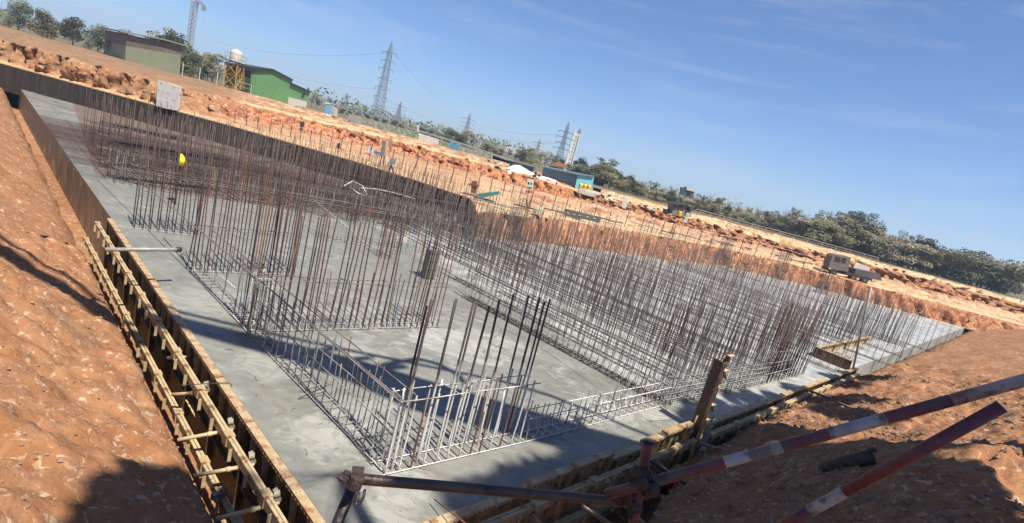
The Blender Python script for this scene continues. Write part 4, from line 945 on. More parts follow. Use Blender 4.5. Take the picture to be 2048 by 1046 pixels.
# ------------------------------------------------------------------ BACKGROUND BUILDINGS
def corr(name, c1, c2, sc=14.0, ax=(1, 0, 0), rough=.6):
    m = mat(name, c1, c2, .35, rough, .0, 0); l = m.node_tree.links.new; b = m.node_tree.nodes['Principled BSDF']
    t = nd(m, 'ShaderNodeTexCoord'); w = nd(m, 'ShaderNodeTexWave'); w.inputs['Scale'].default_value = sc; w.bands_direction = 'X'; l(t.outputs['Object'], w.inputs[0])
    u = nd(m, 'ShaderNodeBump'); u.inputs['Strength'].default_value = .5; u.inputs['Distance'].default_value = .04; l(w.outputs[0], u.inputs['Height']); l(u.outputs[0], b.inputs['Normal']); return m
GREEN = corr('green_sheet_cladding', (.11, .27, .09), (.15, .32, .12), 1.1)
GREEN2 = mat('faded_green_wall', (.13, .19, .11), (.25, .27, .19), .6, .8, c3=(.38, .36, .30), s3=2.5, lo3=.5, hi3=.6)
DROOF = mat('dark_roof_edge', (.025, .028, .03), rough=.6)
DARKIN = mat('dark_interior', (.02, .018, .015), (.05, .04, .03), 1, .9)
OLIVEW = corr('olive_sheet_cladding', (.24, .26, .15), (.30, .30, .18), 2.0)
BROWNW = mat('brown_weathered_sheet', (.13, .09, .07), (.20, .15, .12), .5, .8)
def bprism(q, pts, Y, depth, m=0): return q.prism([dep(x, y, Y) for x, y in pts], depth if isinstance(depth, Vector) else Vector((0, depth, 0)), m)
def building(name, lab, cat, Y, parts, group=None):
    x, y = parts[0][1][0]; t = thing(name, lab, cat, dep(x, y, Y), group)
    for nm, pts, dY, depth, m in parts:
        q = MB(); bprism(q, pts, Y+dY, depth); q.build(nm, m, t)
    return t
DV = dep(452, 131, 92)-dep(502, 139, 80); DV.z = 0
DO = Vector((-10, 8, 0))
b1 = building('green_shed', 'large green sheet-clad shed with stepped gable beside the water tower', 'shed', 80, [
    ('gable_wall', [(497, 193), (502, 139), (546, 141), (585, 161), (583, 167), (619, 184), (611, 224), (558, 209)], 0, DV, GREEN),
    ('roof', [(500, 134.5), (505, 134.5), (547, 138), (586, 158.5), (586, 161.5), (547, 141.2), (505, 140), (500, 142), (500, 137)], -.25, DV*1.04, DROOF),
    ('lean_to_roof', [(582, 165), (622, 182.5), (622, 185), (582, 168)], -.25, DV, DROOF),
    ('side_opening', [(499.5, 190), (502.5, 143), (501.5, 143), (498.5, 190)], -.05, DV*.95, DARKIN)])
q = MB(); c = dep(607, 189, 79.9); rr_ = []
for k in range(13): a = k/12*math.pi*2; rr_.append(c+Vector((math.cos(a)*.22, 0, math.sin(a)*.22)))
q.prism(rr_[:-1], Vector((0, -.05, 0))); q.build('round_vent', DARKIN, b1)
b = thing('sign_board', 'long white board leaning at the foot of the green shed', 'sign board', dep(594, 205, 76)); q = MB(); bprism(q, [(576, 208), (577, 194), (613, 203), (612, 215)], 76, .08); q.build('board', WHITE, b)
q = MB(); bprism(q, [(580, 212), (580, 207), (581, 207), (581, 213)], 76.1, .06); bprism(q, [(606, 222), (606, 213), (607, 213), (607, 223)], 76.1, .06); q.build('legs', RUSTD, b)
building('olive_shed', 'brown and olive sheet shed cut by the left picture edge', 'shed', 78, [
    ('lower_wall', [(250, 130), (252, 92), (350, 108), (362, 110), (359, 150), (327, 142)], 0, DO, OLIVEW),
    ('upper_wall', [(252, 92), (253, 68), (365, 93), (362, 110), (350, 108)], .05, DO*.98, BROWNW),
    ('roof', [(240, 61), (330, 78), (378, 91.5), (378, 94), (330, 81), (240, 64)], -.35, DO*1.1, OLIVEW)])
# concrete block wall end at the left edge
building('concrete_block', 'pale pock-marked concrete block at the left edge above the shoring wall', 'concrete block', 32, [('block', [(312, 212), (316, 160), (334, 165), (358, 173), (353, 221), (327, 216)], 0, .25, mat('pale_block', (.62, .60, .55), (.5, .47, .42), 3, .9, c3=(.06, .05, .04), s3=9, lo3=.6, hi3=.64))])
# water tower
def water_tower():
    D = 77; h, pos = top_h(460, 176, D); base = dep(460, 175, D); t = thing('water_tower', 'yellow lattice tower carrying a white water tank beside the green shed', 'water tower', base)
    YEL = mat('yellow_paint', (.55, .36, .05), (.35, .16, .05), 3, .6)
    a0, a1 = dep(446, 170, D), dep(470, 177, D); b0, b1_ = dep(452, 122, D), dep(475, 124, D); dy = Vector((0, 1.7, 0)); C4 = []
    for lo, hi in ((a0, b0), (a1, b1_), (a1+dy, b1_+dy), (a0+dy, b0+dy)):
        q = MB(); q.tube([lo-UP*.8, hi], .075, 5); q.build('leg', YEL, t); C4.append((lo, hi))
    q = MB()
    for k in range(4):
        l0, h0 = C4[k]; l1, h1 = C4[(k+1) % 4]
        for f0, f1 in ((0, .5), (.5, 1)):
            q.tube([l0+(h0-l0)*f0, l1+(h1-l1)*f1], .045, 4); q.tube([l1+(h1-l1)*f0, l0+(h0-l0)*f1], .045, 4)
        for f in (.02, .5, .98): q.tube([l0+(h0-l0)*f, l1+(h1-l1)*f], .045, 4)
    q.build('bracing', YEL, t)
    c = (b0+b1_+dy)/2; q = MB(); q.box(c+UP*.05, 1.1, 1.1, .06); q.build('platform', RUSTD, t)
    q = MB(); lathe(q, c+UP*.12, [(.78, 0), (.8, .1), (.8, 1.25), (.66, 1.5), (.26, 1.66), (.22, 1.76)], 16); q.build('tank', WHITE, t, smooth=False)
    q = MB(); 
    for sx in (-1, 1):
        for sy in (-1, 1): q.tube([c+Vector((sx, sy, .05)), c+Vector((sx, sy, 1.1))], .03, 4)
    for z in (.6, 1.1): q.tube([c+Vector((x, y, z)) for x, y in ((-1, -1), (1, -1), (1, 1), (-1, 1), (-1, -1))], .022, 4)
    q.tube([b1_+dy, dep(488, 180, D+1)], .03, 4); q.tube([b1_, dep(482, 178, D)], .03, 4)
    q.build('railing', YEL, t)
water_tower()
# white pipe gate beside the tower
t = thing('pipe_gate', 'white pipe gate standing between water tower and green shed', 'gate', dep(490, 178, 55)); q = MB()
A_, B_, C_, D_ = dep(474, 162, 75), dep(503, 170, 75), dep(501, 188, 75), dep(473, 180, 75); q.tube([D_, A_, B_, C_], .03, 5); q.tube([(A_+D_)/2, (B_+C_)/2], .02, 4); q.build('bars', WHITE, t)
for k, px in enumerate((364, 398, 433)):
    a, b = dep(px, grade(px)+1, 68), dep(px+3, grade(px)-24, 68); q = MB(); q.tube([a, b], .05, 5); tag(q.build('fence_post', WHITE), nth(k+1)+' pale post before the left trees from the olive shed', 'post', 'pale posts before the left trees')
# tower crane
GREYM = mat('grey_galvanised', (.33, .34, .36), (.26, .27, .29), 1, .6, .3); CRN = mat('weathered_crane_paint', (.42, .36, .33), (.30, .26, .25), 1, .6)
def lattice(q, a, b, wa, wb, n, r, horiz=True):
    a, b = Vector(a), Vector(b); d = (b-a).normalized(); X = Vector((1, 0, 0)) if abs(d.x) < .6 else Vector((0, 0, 1)); X = (X-d*X.dot(d)).normalized(); Y = d.cross(X)
    def c(i, k): f = i/n; w = (wa+(wb-wa)*f)/2; s = ((-1, -1), (1, -1), (1, 1), (-1, 1))[k % 4]; return a+(b-a)*f+X*s[0]*w+Y*s[1]*w
    for k in range(4):
        q.tube([c(0, k), c(n, k)], r, 4)
        for i in range(n):
            q.tube([c(i, k), c(i+1, k+1)], r*.6, 3); 
            if horiz: q.tube([c(i, k+1), c(i, k)], r*.6, 3)
            q.tube([c(i, k+1), c(i+1, k)], r*.5, 3)
def crane():
    D = 230; base = dep(379, 95, D); top = dep(390, 2, D); base = Vector((top.x, D, 3)); t = thing('tower_crane', 'tower crane rising behind the left trees at the top left', 'crane', base)
    q = MB(); lattice(q, base, top, 1.8, 1.8, 16, .12); q.build('mast', CRN, t)
    q = MB(); lattice(q, top+Vector((0, 0, 2)), top+Vector((0, 0, 6)), 1.4, .5, 3, .1); q.build('tower_head', CRN, t)
    q = MB(); lattice(q, top+Vector((0, 0, 1.5)), dep(372, -4, D)+Vector((-26, 10, 5)), 1.0, .6, 14, .09); q.build('jib', CRN, t)
    e = dep(408, 11, D); q = MB(); lattice(q, top+Vector((0, 0, .8)), e, 1.0, .8, 4, .09); q.build('counter_jib', CRN, t)
    q = MB(); q.tube([top+Vector((0, 0, 6)), e], .06, 4); q.tube([e+Vector((0, 0, .4)), dep(397, -3, D)], .07, 4); q.build('tie_rods', CRN, t)
    q = MB(); q.box(e+Vector((0, 0, -1.0)), .6, .6, 1.0); q.build('counterweight', GREYM, t)
    q = MB(); q.tube([dep(411, 14, D), dep(404, 70, D)], .03, 3); q.build('hoist_rope', CRN, t)
    q = MB(); q.box(top+Vector((.9, 0, -.8)), .5, .6, .9); q.build('cab', GREYM, t)
crane()
# pylons
PG = 'high-voltage lattice pylons on the skyline'
def pylon(bx, by, tx, ty, D, wb, arms, lab, r=.10, armw=3.2, body=.28, m=GREYM):
    top = dep(tx, ty, D); base = Vector((top.x, D, 3.0)); hh = top.z-3; t = thing('pylon', lab, 'pylon', base, PG)
    q = MB(); wm = wb*body; sp = arms[-1]+.02 if arms else .6
    n = 9; lattice(q, base, base+UP*hh*.45, wb, wm*1.35, n, r); lattice(q, base+UP*hh*.45, base+UP*hh*.88, wm*1.35, wm*.8, 12, r*.9); lattice(q, base+UP*hh*.88, top, wm*.8, .15, 4, r*.8); q.build('tower_body', m, t)
    for k, f in enumerate(arms):
        z = base+UP*hh*f; q = MB(); aw = armw*(1-.12*(k % 2))
        for s in (-1, 1):
            e = z+Vector((s*aw, 0, 0)); q.tube([z+Vector((0, -wm*.3, .0)), e], r*.8, 4); q.tube([z+Vector((0, wm*.3, .0)), e], r*.8, 4); q.tube([z+UP*hh*.022, e], r*.7, 4)
        q.build('cross_arm', m, t)
        for s in (-1, 1):
            q = MB(); q.tube([z+Vector((s*aw*.97, 0, 0)), z+Vector((s*aw*.97, 0, -hh*.042))], r*1.1, 5); q.build('insulator', m, t)
    return t
pylon(757, 245, 784, 84, 175, 3.2, (.17, .30, .42, .53, .66, .76, .865), 'tallest nearest pylon with seven cross arms above the green wall', .085, 2.5, .46)
pylon(1120, 335, 1138, 244, 190, 3.4, (.42, .54, .66, .78), 'dark pylon with wide arms beside the white ribbed tower', .12, 3.0, .35, mat('dark_galvanised', (.16, .18, .20), rough=.6))
pylon(932, 275, 941, 226, 320, 4, (.5, .64, .78), 'small pale pylon behind the grey-leaved trees right of centre', .14, 4.2, .35)
pylon(795, 245, 802, 203, 300, 3.4, (.5, .64, .8), 'small pale pylon just right of the tallest pylon', .12, 3.6, .35)
pylon(1072, 330, 1080, 279, 260, 3.4, (.55, .7, .84), 'brownish pylon among trees left of the white ribbed tower', .12, 2.6, .35, mat('rusty_galvanised', (.24, .19, .17), rough=.7))
pylon(691, 222, 695, 186, 330, 3.4, (.55, .72, .86), 'far pylon left of the tallest pylon', .13, 2.6, .35)
pylon(714, 226, 717, 200, 330, 2.6, (.6, .8), 'very small far pylon between the two left pylons', .12, 2.6, .35, MATS['rusty_galvanised'])
pylon(681, 216, 684, 203, 300, 1.6, (.6, .85), 'short dark switch pole left of the far pylons', .11, 2.2, .35, MATS['rusty_galvanised'])
def wire(pts, lab, r=.035):
    q = MB(); q.tube(pts, r, 4); return tag(q.build('power_line', GREYM), lab, 'power line', 'power lines strung between the pylons')
def sag(a, b, s=3, n=12): return [a+(b-a)*(i/n)-UP*s*4*(i/n)*(1-i/n) for i in range(n+1)]
for i, (a, b, Da, Db, lab) in enumerate([((783, 100), (941, 240), 175, 320, 'upper line from the tallest pylon to the pale pylon on the right'), ((770, 195), (940, 250), 175, 320, 'lower line from the tallest pylon to the pale pylon on the right'), ((941, 240), (1138, 268), 320, 190, 'upper line from the pale pylon to the dark pylon by the white tower'), ((940, 255), (1135, 285), 320, 190, 'lower line from the pale pylon to the dark pylon by the white tower'), ((781, 105), (420, 80), 175, 220, 'upper line from the tallest pylon towards the left trees'), ((772, 180), (430, 100), 175, 220, 'lower line from the tallest pylon towards the left trees'), ((802, 215), (941, 235), 300, 320, 'line between the two small pale pylons')]):
    wire(sag(dep(*a, Da), dep(*b, Db)), lab)
# white ribbed tower
def white_tower():
    D = 210; a, b = dep(1131, 330, D), dep(1146, 333, D); ta, tb = dep(1149, 262, D), dep(1161, 262, D); w = (tb.x-ta.x)*1.3; x0 = ta.x-(tb.x-ta.x)*.12; zt = dep(1156, 266, D).z
    t = thing('white_tower', 'slender white tower with a column of small dark openings and pointed cap', 'tower', (x0+w/2, D, 3)); PW = mat('white_plaster', (.74, .72, .66), (.62, .60, .55), .4, .8)
    q = MB(); q.box((x0+w/2, D, (zt+3)/2), w/2*.9, 1.2, (zt-3)/2); q.build('shaft', PW, t)
    for s in (-1, 1):
        q = MB(); q.box((x0+w/2+s*w*.44, D-.3, (zt+3)/2+.6*(1 if s < 0 else -.4)), w*.075, 1.3, (zt-3)/2+.6*(1 if s < 0 else -.4)); q.build('fin', PW, t)
    for k in range(9):
        z = 4+(zt-5)*(k+.5)/9; q = MB(); q.box((x0+w/2, D-1.22, z), .16, .04, .22 if k % 2 else .36); q.build('opening', DARKIN, t)
    q = MB(); q.add([(x0+w*.5, D-1.3, zt), (x0+w*.95, D-1.3, zt), (x0+w*.95, D+.6, zt), (x0+w*.5, D+.6, zt), (x0+w*.72, D-.3, zt+2.4)], [(0, 1, 4), (1, 2, 4), (2, 3, 4), (3, 0, 4), (0, 3, 2, 1)]); q.build('cap', mat('slate_cap', (.10, .07, .08), rough=.7), t)
white_tower()
# green site wall and long roofs
SEGW = [(718, 238, 703, 226, 724, 232), ]
def wallrun(name, lab, cat, Y0, Y1, top, bot, m, th=.25):
    t = thing(name, lab, cat, dep(*bot[0], Y0)); n = len(top); q = MB(); T = [dep(x, y, Y0+(Y1-Y0)*i/(n-1)) for i, (x, y) in enumerate(top)]; B_ = [dep(x, y, Y0+(Y1-Y0)*i/(n-1)) for i, (x, y) in enumerate(bot)]
    for i in range(n-1): q.prism([B_[i], B_[i+1], T[i+1], T[i]], Vector((.02, th, 0)))
    q.build('boards', m, t); t['kind'] = 'thing'; return t
wallrun('green_wall', 'long faded green painted wall with bare patches on the grade above the pit', 'wall', 72, 72, [(704, 228), (740, 238), (790, 252), (838, 264)], [(702, 243), (738, 254), (788, 268), (836, 282)], GREEN2)
wallrun('white_wall', 'short cream white wall continuing from the green wall', 'wall', 72, 72, [(838, 266), (879, 279)], [(836, 280), (877, 293)], WHITE)
wallrun('green_wall', 'second stretch of green wall under the long roof beyond the white wall', 'wall', 72, 72, [(878, 279), (930, 294), (985, 309)], [(877, 294), (928, 308), (984, 322)], GREEN2)
LROOF = mat('grey_sheet_roof', (.30, .29, .26), (.20, .19, .17), .8, .7)
building('long_shelter', 'long low open shelter with a grey roof running along the top of the bank', 'shelter', 76, [('roof', [(806, 251), (870, 270), (960, 299), (1024, 321), (1024, 324.5), (960, 302), (870, 274), (806, 254)], 0, 4, LROOF),
    ('back_wall', [(812, 256), (960, 302), (1022, 323), (1021, 332), (960, 314), (812, 268)], 2, .3, DARKIN)] + [('post', [(x, y), (x+1.6, y), (x+.3, y+14), (x-1.3, y+14)], 0, .2, WHITE) for x, y in ((812, 255), (835, 262), (858, 268), (883, 277), (915, 287), (945, 297))])
building('white_board', 'tall pale post board by the long shelter', 'post', 74, [('post', [(835, 250), (838, 250), (835, 278), (832, 278)], 0, .2, WHITE)])
BLUEC = corr('blue_sheet', (.03, .16, .30), (.05, .22, .38), 2); TARPW = mat('white_tarpaulin', (.74, .73, .70), (.60, .59, .57), 2, .6, 0, .6, 3, bdist=.2)
building('blue_shed', 'dark blue sheet shed behind the white tarpaulin heap', 'shed', 55, [('wall', [(1018, 334), (1020, 322), (1068, 336), (1065, 352), (1040, 345)], 0, 3, BLUEC), ('roof', [(1016, 321), (1070, 335.5), (1070, 337), (1016, 322.5)], -.3, 3.6, DROOF)])
def heap(name, lab, cat, pts, D, m, hgt, seed=3):
    """a lumpy heap whose ridge follows pts at depth D"""
    rr = random.Random(seed); q = MB(); n = len(pts); K = 9; W_ = [dep(x, y, D) for x, y in pts]
    for i, w in enumerate(W_):
        hh = hgt[i]
        for k in range(K):
            a = k/(K-1)*math.pi; q.v.append((w.x+rr.gauss(0, .1), w.y-math.cos(a)*(hh*1.9+.1)+hh, w.z-hh+math.sin(a)**.8*hh+rr.gauss(0, .05)-(.35 if k in (0, K-1) else 0)))
    for i in range(n-1):
        for k in range(K-1): q.f.append((i*K+k, (i+1)*K+k, (i+1)*K+k+1, i*K+k+1)); q.m.append(0)
    return tag(q.build(name, m, smooth=True), lab, cat)
heap('tarpaulin_heap', 'white tarpaulin heap draped on the bank edge left of the grey-blue cabin', 'tarpaulin', [(1008, 336), (1018, 333), (1030, 330), (1040, 330), (1050, 336), (1062, 344), (1080, 351), (1100, 357), (1112, 362)], 49.5, TARPW, [.15, .5, .8, .9, .8, .55, .4, .3, .1])
CYAN = mat('bright_cyan_paint', (.17, .55, .62), (.25, .62, .66), 1, .6); BG1 = corr('blue_grey_sheet', (.13, .23, .29), (.16, .27, .33), 3); 
building('site_cabin', 'long blue-grey site cabin with a bright cyan end above the ramp', 'cabin', 53, [
    ('long_wall', [(1080, 368), (1088, 334), (1155, 350), (1146, 388), (1120, 381)], .3, 3.2, mat('grey_cabin_wall', (.16, .16, .17), (.20, .20, .21), 1, .8)),
    ('upper_band', [(1085, 350), (1088, 333), (1157, 349), (1152, 368)], .22, .06, BG1),
    ('roof', [(1086, 332), (1150, 345), (1189, 352.5), (1188, 354), (1156, 350), (1086, 334)], -.15, 3.6, BG1),
    ('end_wall', [(1147, 386), (1156, 350), (1188, 355), (1182, 390)], .0, 3.4, CYAN)])
YT = mat('yellow_tank_plastic', (.75, .48, .02), (.6, .36, .02), 1, .45)
for k, (px, py) in enumerate([(1161, 374), (1169, 376), (1177, 377)]):
    p = dep(px, py, 51.8); q = MB(); lathe(q, p-UP*.25, [(.17, 0), (.19, .05), (.19, .5), (.12, .6), (.08, .62)], 12)
    tag(q.build('barrel', YT, smooth=False), nth(k+1)+' yellow barrel from the left against the cyan cabin end', 'barrel', 'yellow barrels by the cyan cabin')
heap('sack_heap', 'pale heap of sacks and litter at the foot of the cyan cabin end', 'sacks', [(1155, 380), (1165, 379), (1178, 381), (1195, 385), (1205, 388)], 51, mat('dusty_sacks', (.45, .40, .33), (.30, .25, .2), 4, .8), [.03, .12, .14, .14, .03], 8)
building('thatched_gazebo', 'small gazebo with an orange-brown pointed roof behind the cabin', 'gazebo', 76, [('roof', [(1098, 331), (1110, 327), (1118, 323), (1128, 328), (1138, 336), (1118, 334)], 0, 2, mat('orange_thatch', (.42, .20, .09), (.3, .14, .07), 2, .9)), ('post', [(1112, 330), (1114, 330), (1112, 342), (1110, 342)], .3, .2, DARKIN), ('post', [(1126, 334), (1128, 334), (1126, 346), (1124, 346)], .3, .2, DARKIN)])
building('low_lean_to', 'low dark lean-to right of the cyan cabin end', 'shed', 54, [('roof', [(1186, 372), (1206, 378), (1206, 380), (1186, 374)], 0, 2, LROOF), ('wall', [(1189, 374), (1203, 379), (1201, 385), (1188, 381)], .4, 1.4, DARKIN)])
building('raised_lookout', 'dark glazed box with a white slab roof showing above the right treeline', 'building', 125, [('cabin', [(1364, 390), (1366, 375), (1374, 376), (1373, 392)], 0, 2.5, mat('dark_glass', (.06, .09, .10), rough=.3)), ('roof', [(1374, 374), (1391, 379), (1390, 384), (1373, 380)], -.2, 2.5, WHITE), ('wall', [(1373, 380), (1389, 384), (1386, 398), (1371, 394)], .3, 2, BROWNW)])
building('village_house', 'small white house among the trees right of the long shelter', 'house', 150, [('wall', [(1011, 303), (1014, 292), (1041, 298), (1038, 309)], 0, 5, WHITE), ('roof', [(1013, 290), (1020, 291), (1019, 294), (1012, 293)], .1, 4, DARKIN)])
building('guard_hut', 'grey guard hut with dark openings and a flat dark roof on the right bank', 'hut', 54, [
    ('wall', [(1344, 430), (1347, 409), (1371, 413), (1368, 434)], 0, 2.2, mat('grey_hut', (.18, .17, .16), (.25, .24, .22), 1, .8)),
    ('side_wall', [(1368, 434), (1371, 413), (1384, 418), (1381, 434)], .2, 2.0, MATS['grey_hut']),
    ('window', [(1347.5, 418), (1348.5, 410.5), (1353, 411.3), (1352, 419)], -.06, .05, DARKIN), ('window', [(1355.5, 420), (1356.8, 412), (1367.5, 414), (1366.5, 422)], -.06, .05, DARKIN), ('window', [(1373, 420), (1374, 415.5), (1379, 417), (1378.5, 422)], .14, .05, DARKIN),
    ('roof', [(1342, 406), (1372, 409), (1388, 416), (1388, 418.5), (1372, 412), (1342, 408.5)], -.15, 2.6, DROOF)])
p = dep(1358, 431, 53.3); q = MB(); lathe(q, p-UP*.1, [(.2, 0), (.23, .08), (.23, .5), (.16, .56)], 12); tag(q.build('barrel', YT), 'yellow barrel standing in front of the grey guard hut', 'barrel')
building('notice_board', 'narrow white and green notice board leaning right of the guard hut', 'notice board', 51.5, [('board', [(1366, 443), (1374, 425), (1380, 427), (1373, 446)], 0, .1, WHITE), ('green_field', [(1370, 437), (1374, 428), (1377, 429), (1373, 439)], -.02, .015, mat('lime_green', (.35, .5, .08), rough=.6))])
building('white_billboard', 'blank white board on a pole beside the haul road', 'sign board', 43, [('board', [(1244, 414.5), (1247.5, 392.5), (1256, 395), (1252, 418)], 0, .08, WHITE), ('pole', [(1244, 432), (1247, 415), (1248.5, 415), (1245.5, 432)], .09, .06, WHITE)])
building('marker_post', 'stout white marker post on the right bank above the tall open cage', 'post', 53.3, [('post', [(1451, 468), (1455, 448), (1458.5, 449), (1455, 469)], 0, .2, WHITE)])
building('poster_board', 'tall board with a pale, green and red printed poster on the ramp foot', 'poster board', 40, [('board', [(1050.5, 386), (1055, 357), (1068, 359), (1065, 387)], 0, .06, mat('poster_pale', (.50, .56, .42), (.62, .64, .55), 2, .7)),
    ('red_band', [(1050.5, 385), (1051.5, 379.5), (1065.5, 381), (1065, 387)], -.012, .01, mat('poster_red', (.6, .10, .09), rough=.6)), ('green_band', [(1053, 377.5), (1053.8, 373), (1064, 374), (1063.5, 378)], -.012, .01, mat('poster_green', (.05, .30, .12), rough=.6)), ('dark_patch', [(1055.5, 368), (1056, 364), (1059, 364.5), (1058.5, 369)], -.012, .01, DARKIN), ('dark_patch', [(1061, 369), (1061.5, 365), (1064, 365.5), (1063.5, 370)], -.012, .01, DARKIN)])
TEALM = mat('teal_board', (.03, .17, .13), (.05, .22, .16), 2, .6)
building('green_awning', 'long dark green board laid across the bench at the end of the shoring wall', 'awning', 27.6, [('board', [(948, 391), (960, 388), (996, 384), (998, 389), (957, 397)], 0, 1.0, TEALM)])
building('rust_crate', 'upright rust-brown crate on the bench beside the dark green board', 'crate', 29, [('body', [(941, 385), (944, 362), (953, 363), (950, 388)], 0, .5, mat('rust_brown', (.2, .07, .045), (.13, .05, .035), 2, .8)), ('band', [(936, 370), (937, 367), (957, 371), (956.5, 374)], -.05, .6, MATS['rust_brown'])])
building('lamp_board', 'small dark board on a post on the far sandy bench at left', 'sign board', 36, [('board', [(599, 262), (601, 243), (607.5, 243.5), (605.5, 259)], 0, .06, DARKIN), ('post', [(600, 275), (602, 260), (603, 260), (601, 275)], .07, .05, RUSTD)])
building('lamp_board', 'very small dark oval board on a post by the barrier at left', 'sign board', 31.5, [('board', [(673.5, 297), (675, 286), (680, 286), (679, 296)], 0, .06, DARKIN), ('post', [(674, 306), (676, 296), (677, 296), (675, 306)], .07, .05, RUSTD)])
building('site_notice', 'tall weathered green-grey board on two posts on the sandy bench', 'notice board', 31, [('board', [(760, 311), (765, 281), (772, 282), (768, 312)], 0, .07, mat('weathered_green_board', (.12, .16, .13), (.22, .24, .2), 4, .8)), ('post', [(760, 330), (762, 311), (763.4, 311), (761.5, 330)], .08, .05, RUSTD), ('post', [(765, 334), (767, 312), (768.5, 312), (767, 334)], .08, .05, RUSTD)])
building('site_notice', 'narrow post with a pale box top right of the green-grey board', 'notice board', 31, [('board', [(775, 292), (777, 283), (784, 284), (782, 293)], 0, .1, GREYM), ('post', [(776, 311), (779, 292), (780.5, 292), (778, 311)], .1, .05, mat('ochre', (.4, .25, .05), rough=.7))])
building('white_cabinet', 'small white cabinet by the barrier on the sandy bench', 'cabinet', 38, [('body', [(735.5, 305), (737, 292), (744, 293), (742.5, 307)], 0, .4, WHITE), ('opening', [(741, 298), (742, 294), (744.4, 295), (743.8, 299)], -.03, .02, DARKIN)])
building('blue_drum_box', 'small blue box between white cabinet and green-grey board', 'box', 37.5, [('body', [(747, 309), (748, 302), (759, 304), (758, 311)], 0, .4, mat('dull_blue', (.07, .16, .26), rough=.6))])
def floodlight():
    D = 25.5; p = dep(783, 326, D); t = thing('floodlight', 'portable floodlight on a dark stand over the black shoring wall', 'floodlight', dep(775, 400, D))
    q = MB(); q.prism([dep(779.5, 327, D), dep(782, 316, D), dep(791.5, 318, D), dep(788, 330, D)], Vector((0, .12, 0))); q.build('housing', GREYM, t)
    q = MB(); q.prism([dep(781, 326, D-.01), dep(783, 318, D-.01), dep(790, 319.5, D-.01), dep(787, 328, D-.01)], Vector((0, -.01, 0))); q.build('lens', mat('dusty_glass', (.20, .33, .35), rough=.3), t)
    q = MB(); q.tube([dep(783, 330, D), dep(777, 345, D), dep(773, 400, D)], .04, 6); q.tube([dep(783, 330, D), dep(787, 345, D), dep(779, 400, D)], .04, 6); q.tube([dep(776, 350, D), dep(786, 352, D)], .05, 6); q.build('stand', RUSTD, t)
floodlight()
building('blue_toilet', 'pale blue portable toilet cabin on the bank top right of the green shed', 'toilet cabin', 74, [('body', [(649, 226), (651, 206), (660, 208), (658, 229)], 0, 1, mat('pale_blue_plastic', (.16, .36, .55), rough=.5)), ('roof', [(648, 207), (652, 204), (661, 207), (660, 209)], -.05, 1.1, WHITE)])
building('cream_hut', 'small cream hut against the blue toilet cabin', 'hut', 76, [('wall', [(658, 232), (660, 212), (668, 216), (667, 234)], 0, 1.4, mat('cream_plaster', (.5, .44, .33), (.4, .34, .25), 2, .8))])
building('grey_block_hut', 'grey rubble-block hut at the left end of the green wall', 'hut', 67, [('wall', [(694, 246), (697, 227), (712, 230), (709, 250)], 0, 2, mat('grey_block', (.26, .24, .21), (.34, .32, .28), 3, .9))])
BL2 = mat('blue_tarp', (.04, .24, .42), (.06, .3, .48), 2, .6)
for k, (x, y) in enumerate([(898, 283), (909, 287)]):
    building('blue_booth', ('left' if k == 0 else 'right')+' one of two small blue booths before the green wall', 'booth', 66, [('body', [(x, y+13), (x+2, y), (x+8, y+2), (x+6, y+15)], 0, 1, BL2)], 'blue booths before the green wall')
# truck at the right edge
def truck():
    D = 43.5; t = thing('truck', 'dusty white tipper truck parked on the right bench facing left', 'truck', dep(1680, 548, D)); TW = mat('dusty_truck_paint', (.20, .155, .12), (.12, .09, .07), 2, .7)
    q = MB(); bprism(q, [(1657, 537), (1665, 512), (1671, 509), (1702, 515), (1696, 543), (1668, 540)], D, .9); q.build('cab', TW, t)
    for pts in ([(1669, 522), (1672, 512.5), (1682, 514.5), (1680, 524)], [(1684, 525), (1686, 515.3), (1693, 517), (1691, 526.5)]):
        q = MB(); bprism(q, pts, D-.03, .02); q.build('window', DARKIN, t)
    q = MB(); bprism(q, [(1655, 541), (1656, 536), (1697, 545), (1745, 556), (1744, 562), (1700, 552)], D+.1, .9); q.build('chassis', DARKIN, t)
    q = MB(); bprism(q, [(1707, 550), (1712, 538), (1760, 548), (1764, 562)], D+.1, .9); q.build('tipper_body', mat('worn_tipper', (.12, .10, .09), (.07, .06, .05), 2, .8), t)
    for px, py in ((1668, 545), (1707, 555), (1730, 561)):
        c = dep(px, py, D-.05); w = t; q = MB(); q.tube([c, c+Vector((0, .35, 0))], .27, 16); wh = q.build('wheel', mat('tyre_rubber', (.02, .018, .016), rough=.9), t)
        q = MB(); q.tube([c-Vector((0, .01, 0)), c+Vector((0, .02, 0))], .12, 12); q.build('rim', TW, wh)
    q = MB(); q.box(dep(1660, 537, D-.02), .10, .03, .06); q.build('headlight', WHITE, t)
truck()
building('white_car', 'white vehicle roof just showing behind the truck at the right', 'vehicle', 56, [('body', [(1706, 537), (1709, 529), (1722, 528), (1740, 536), (1738, 546)], 0, 1.6, WHITE)])
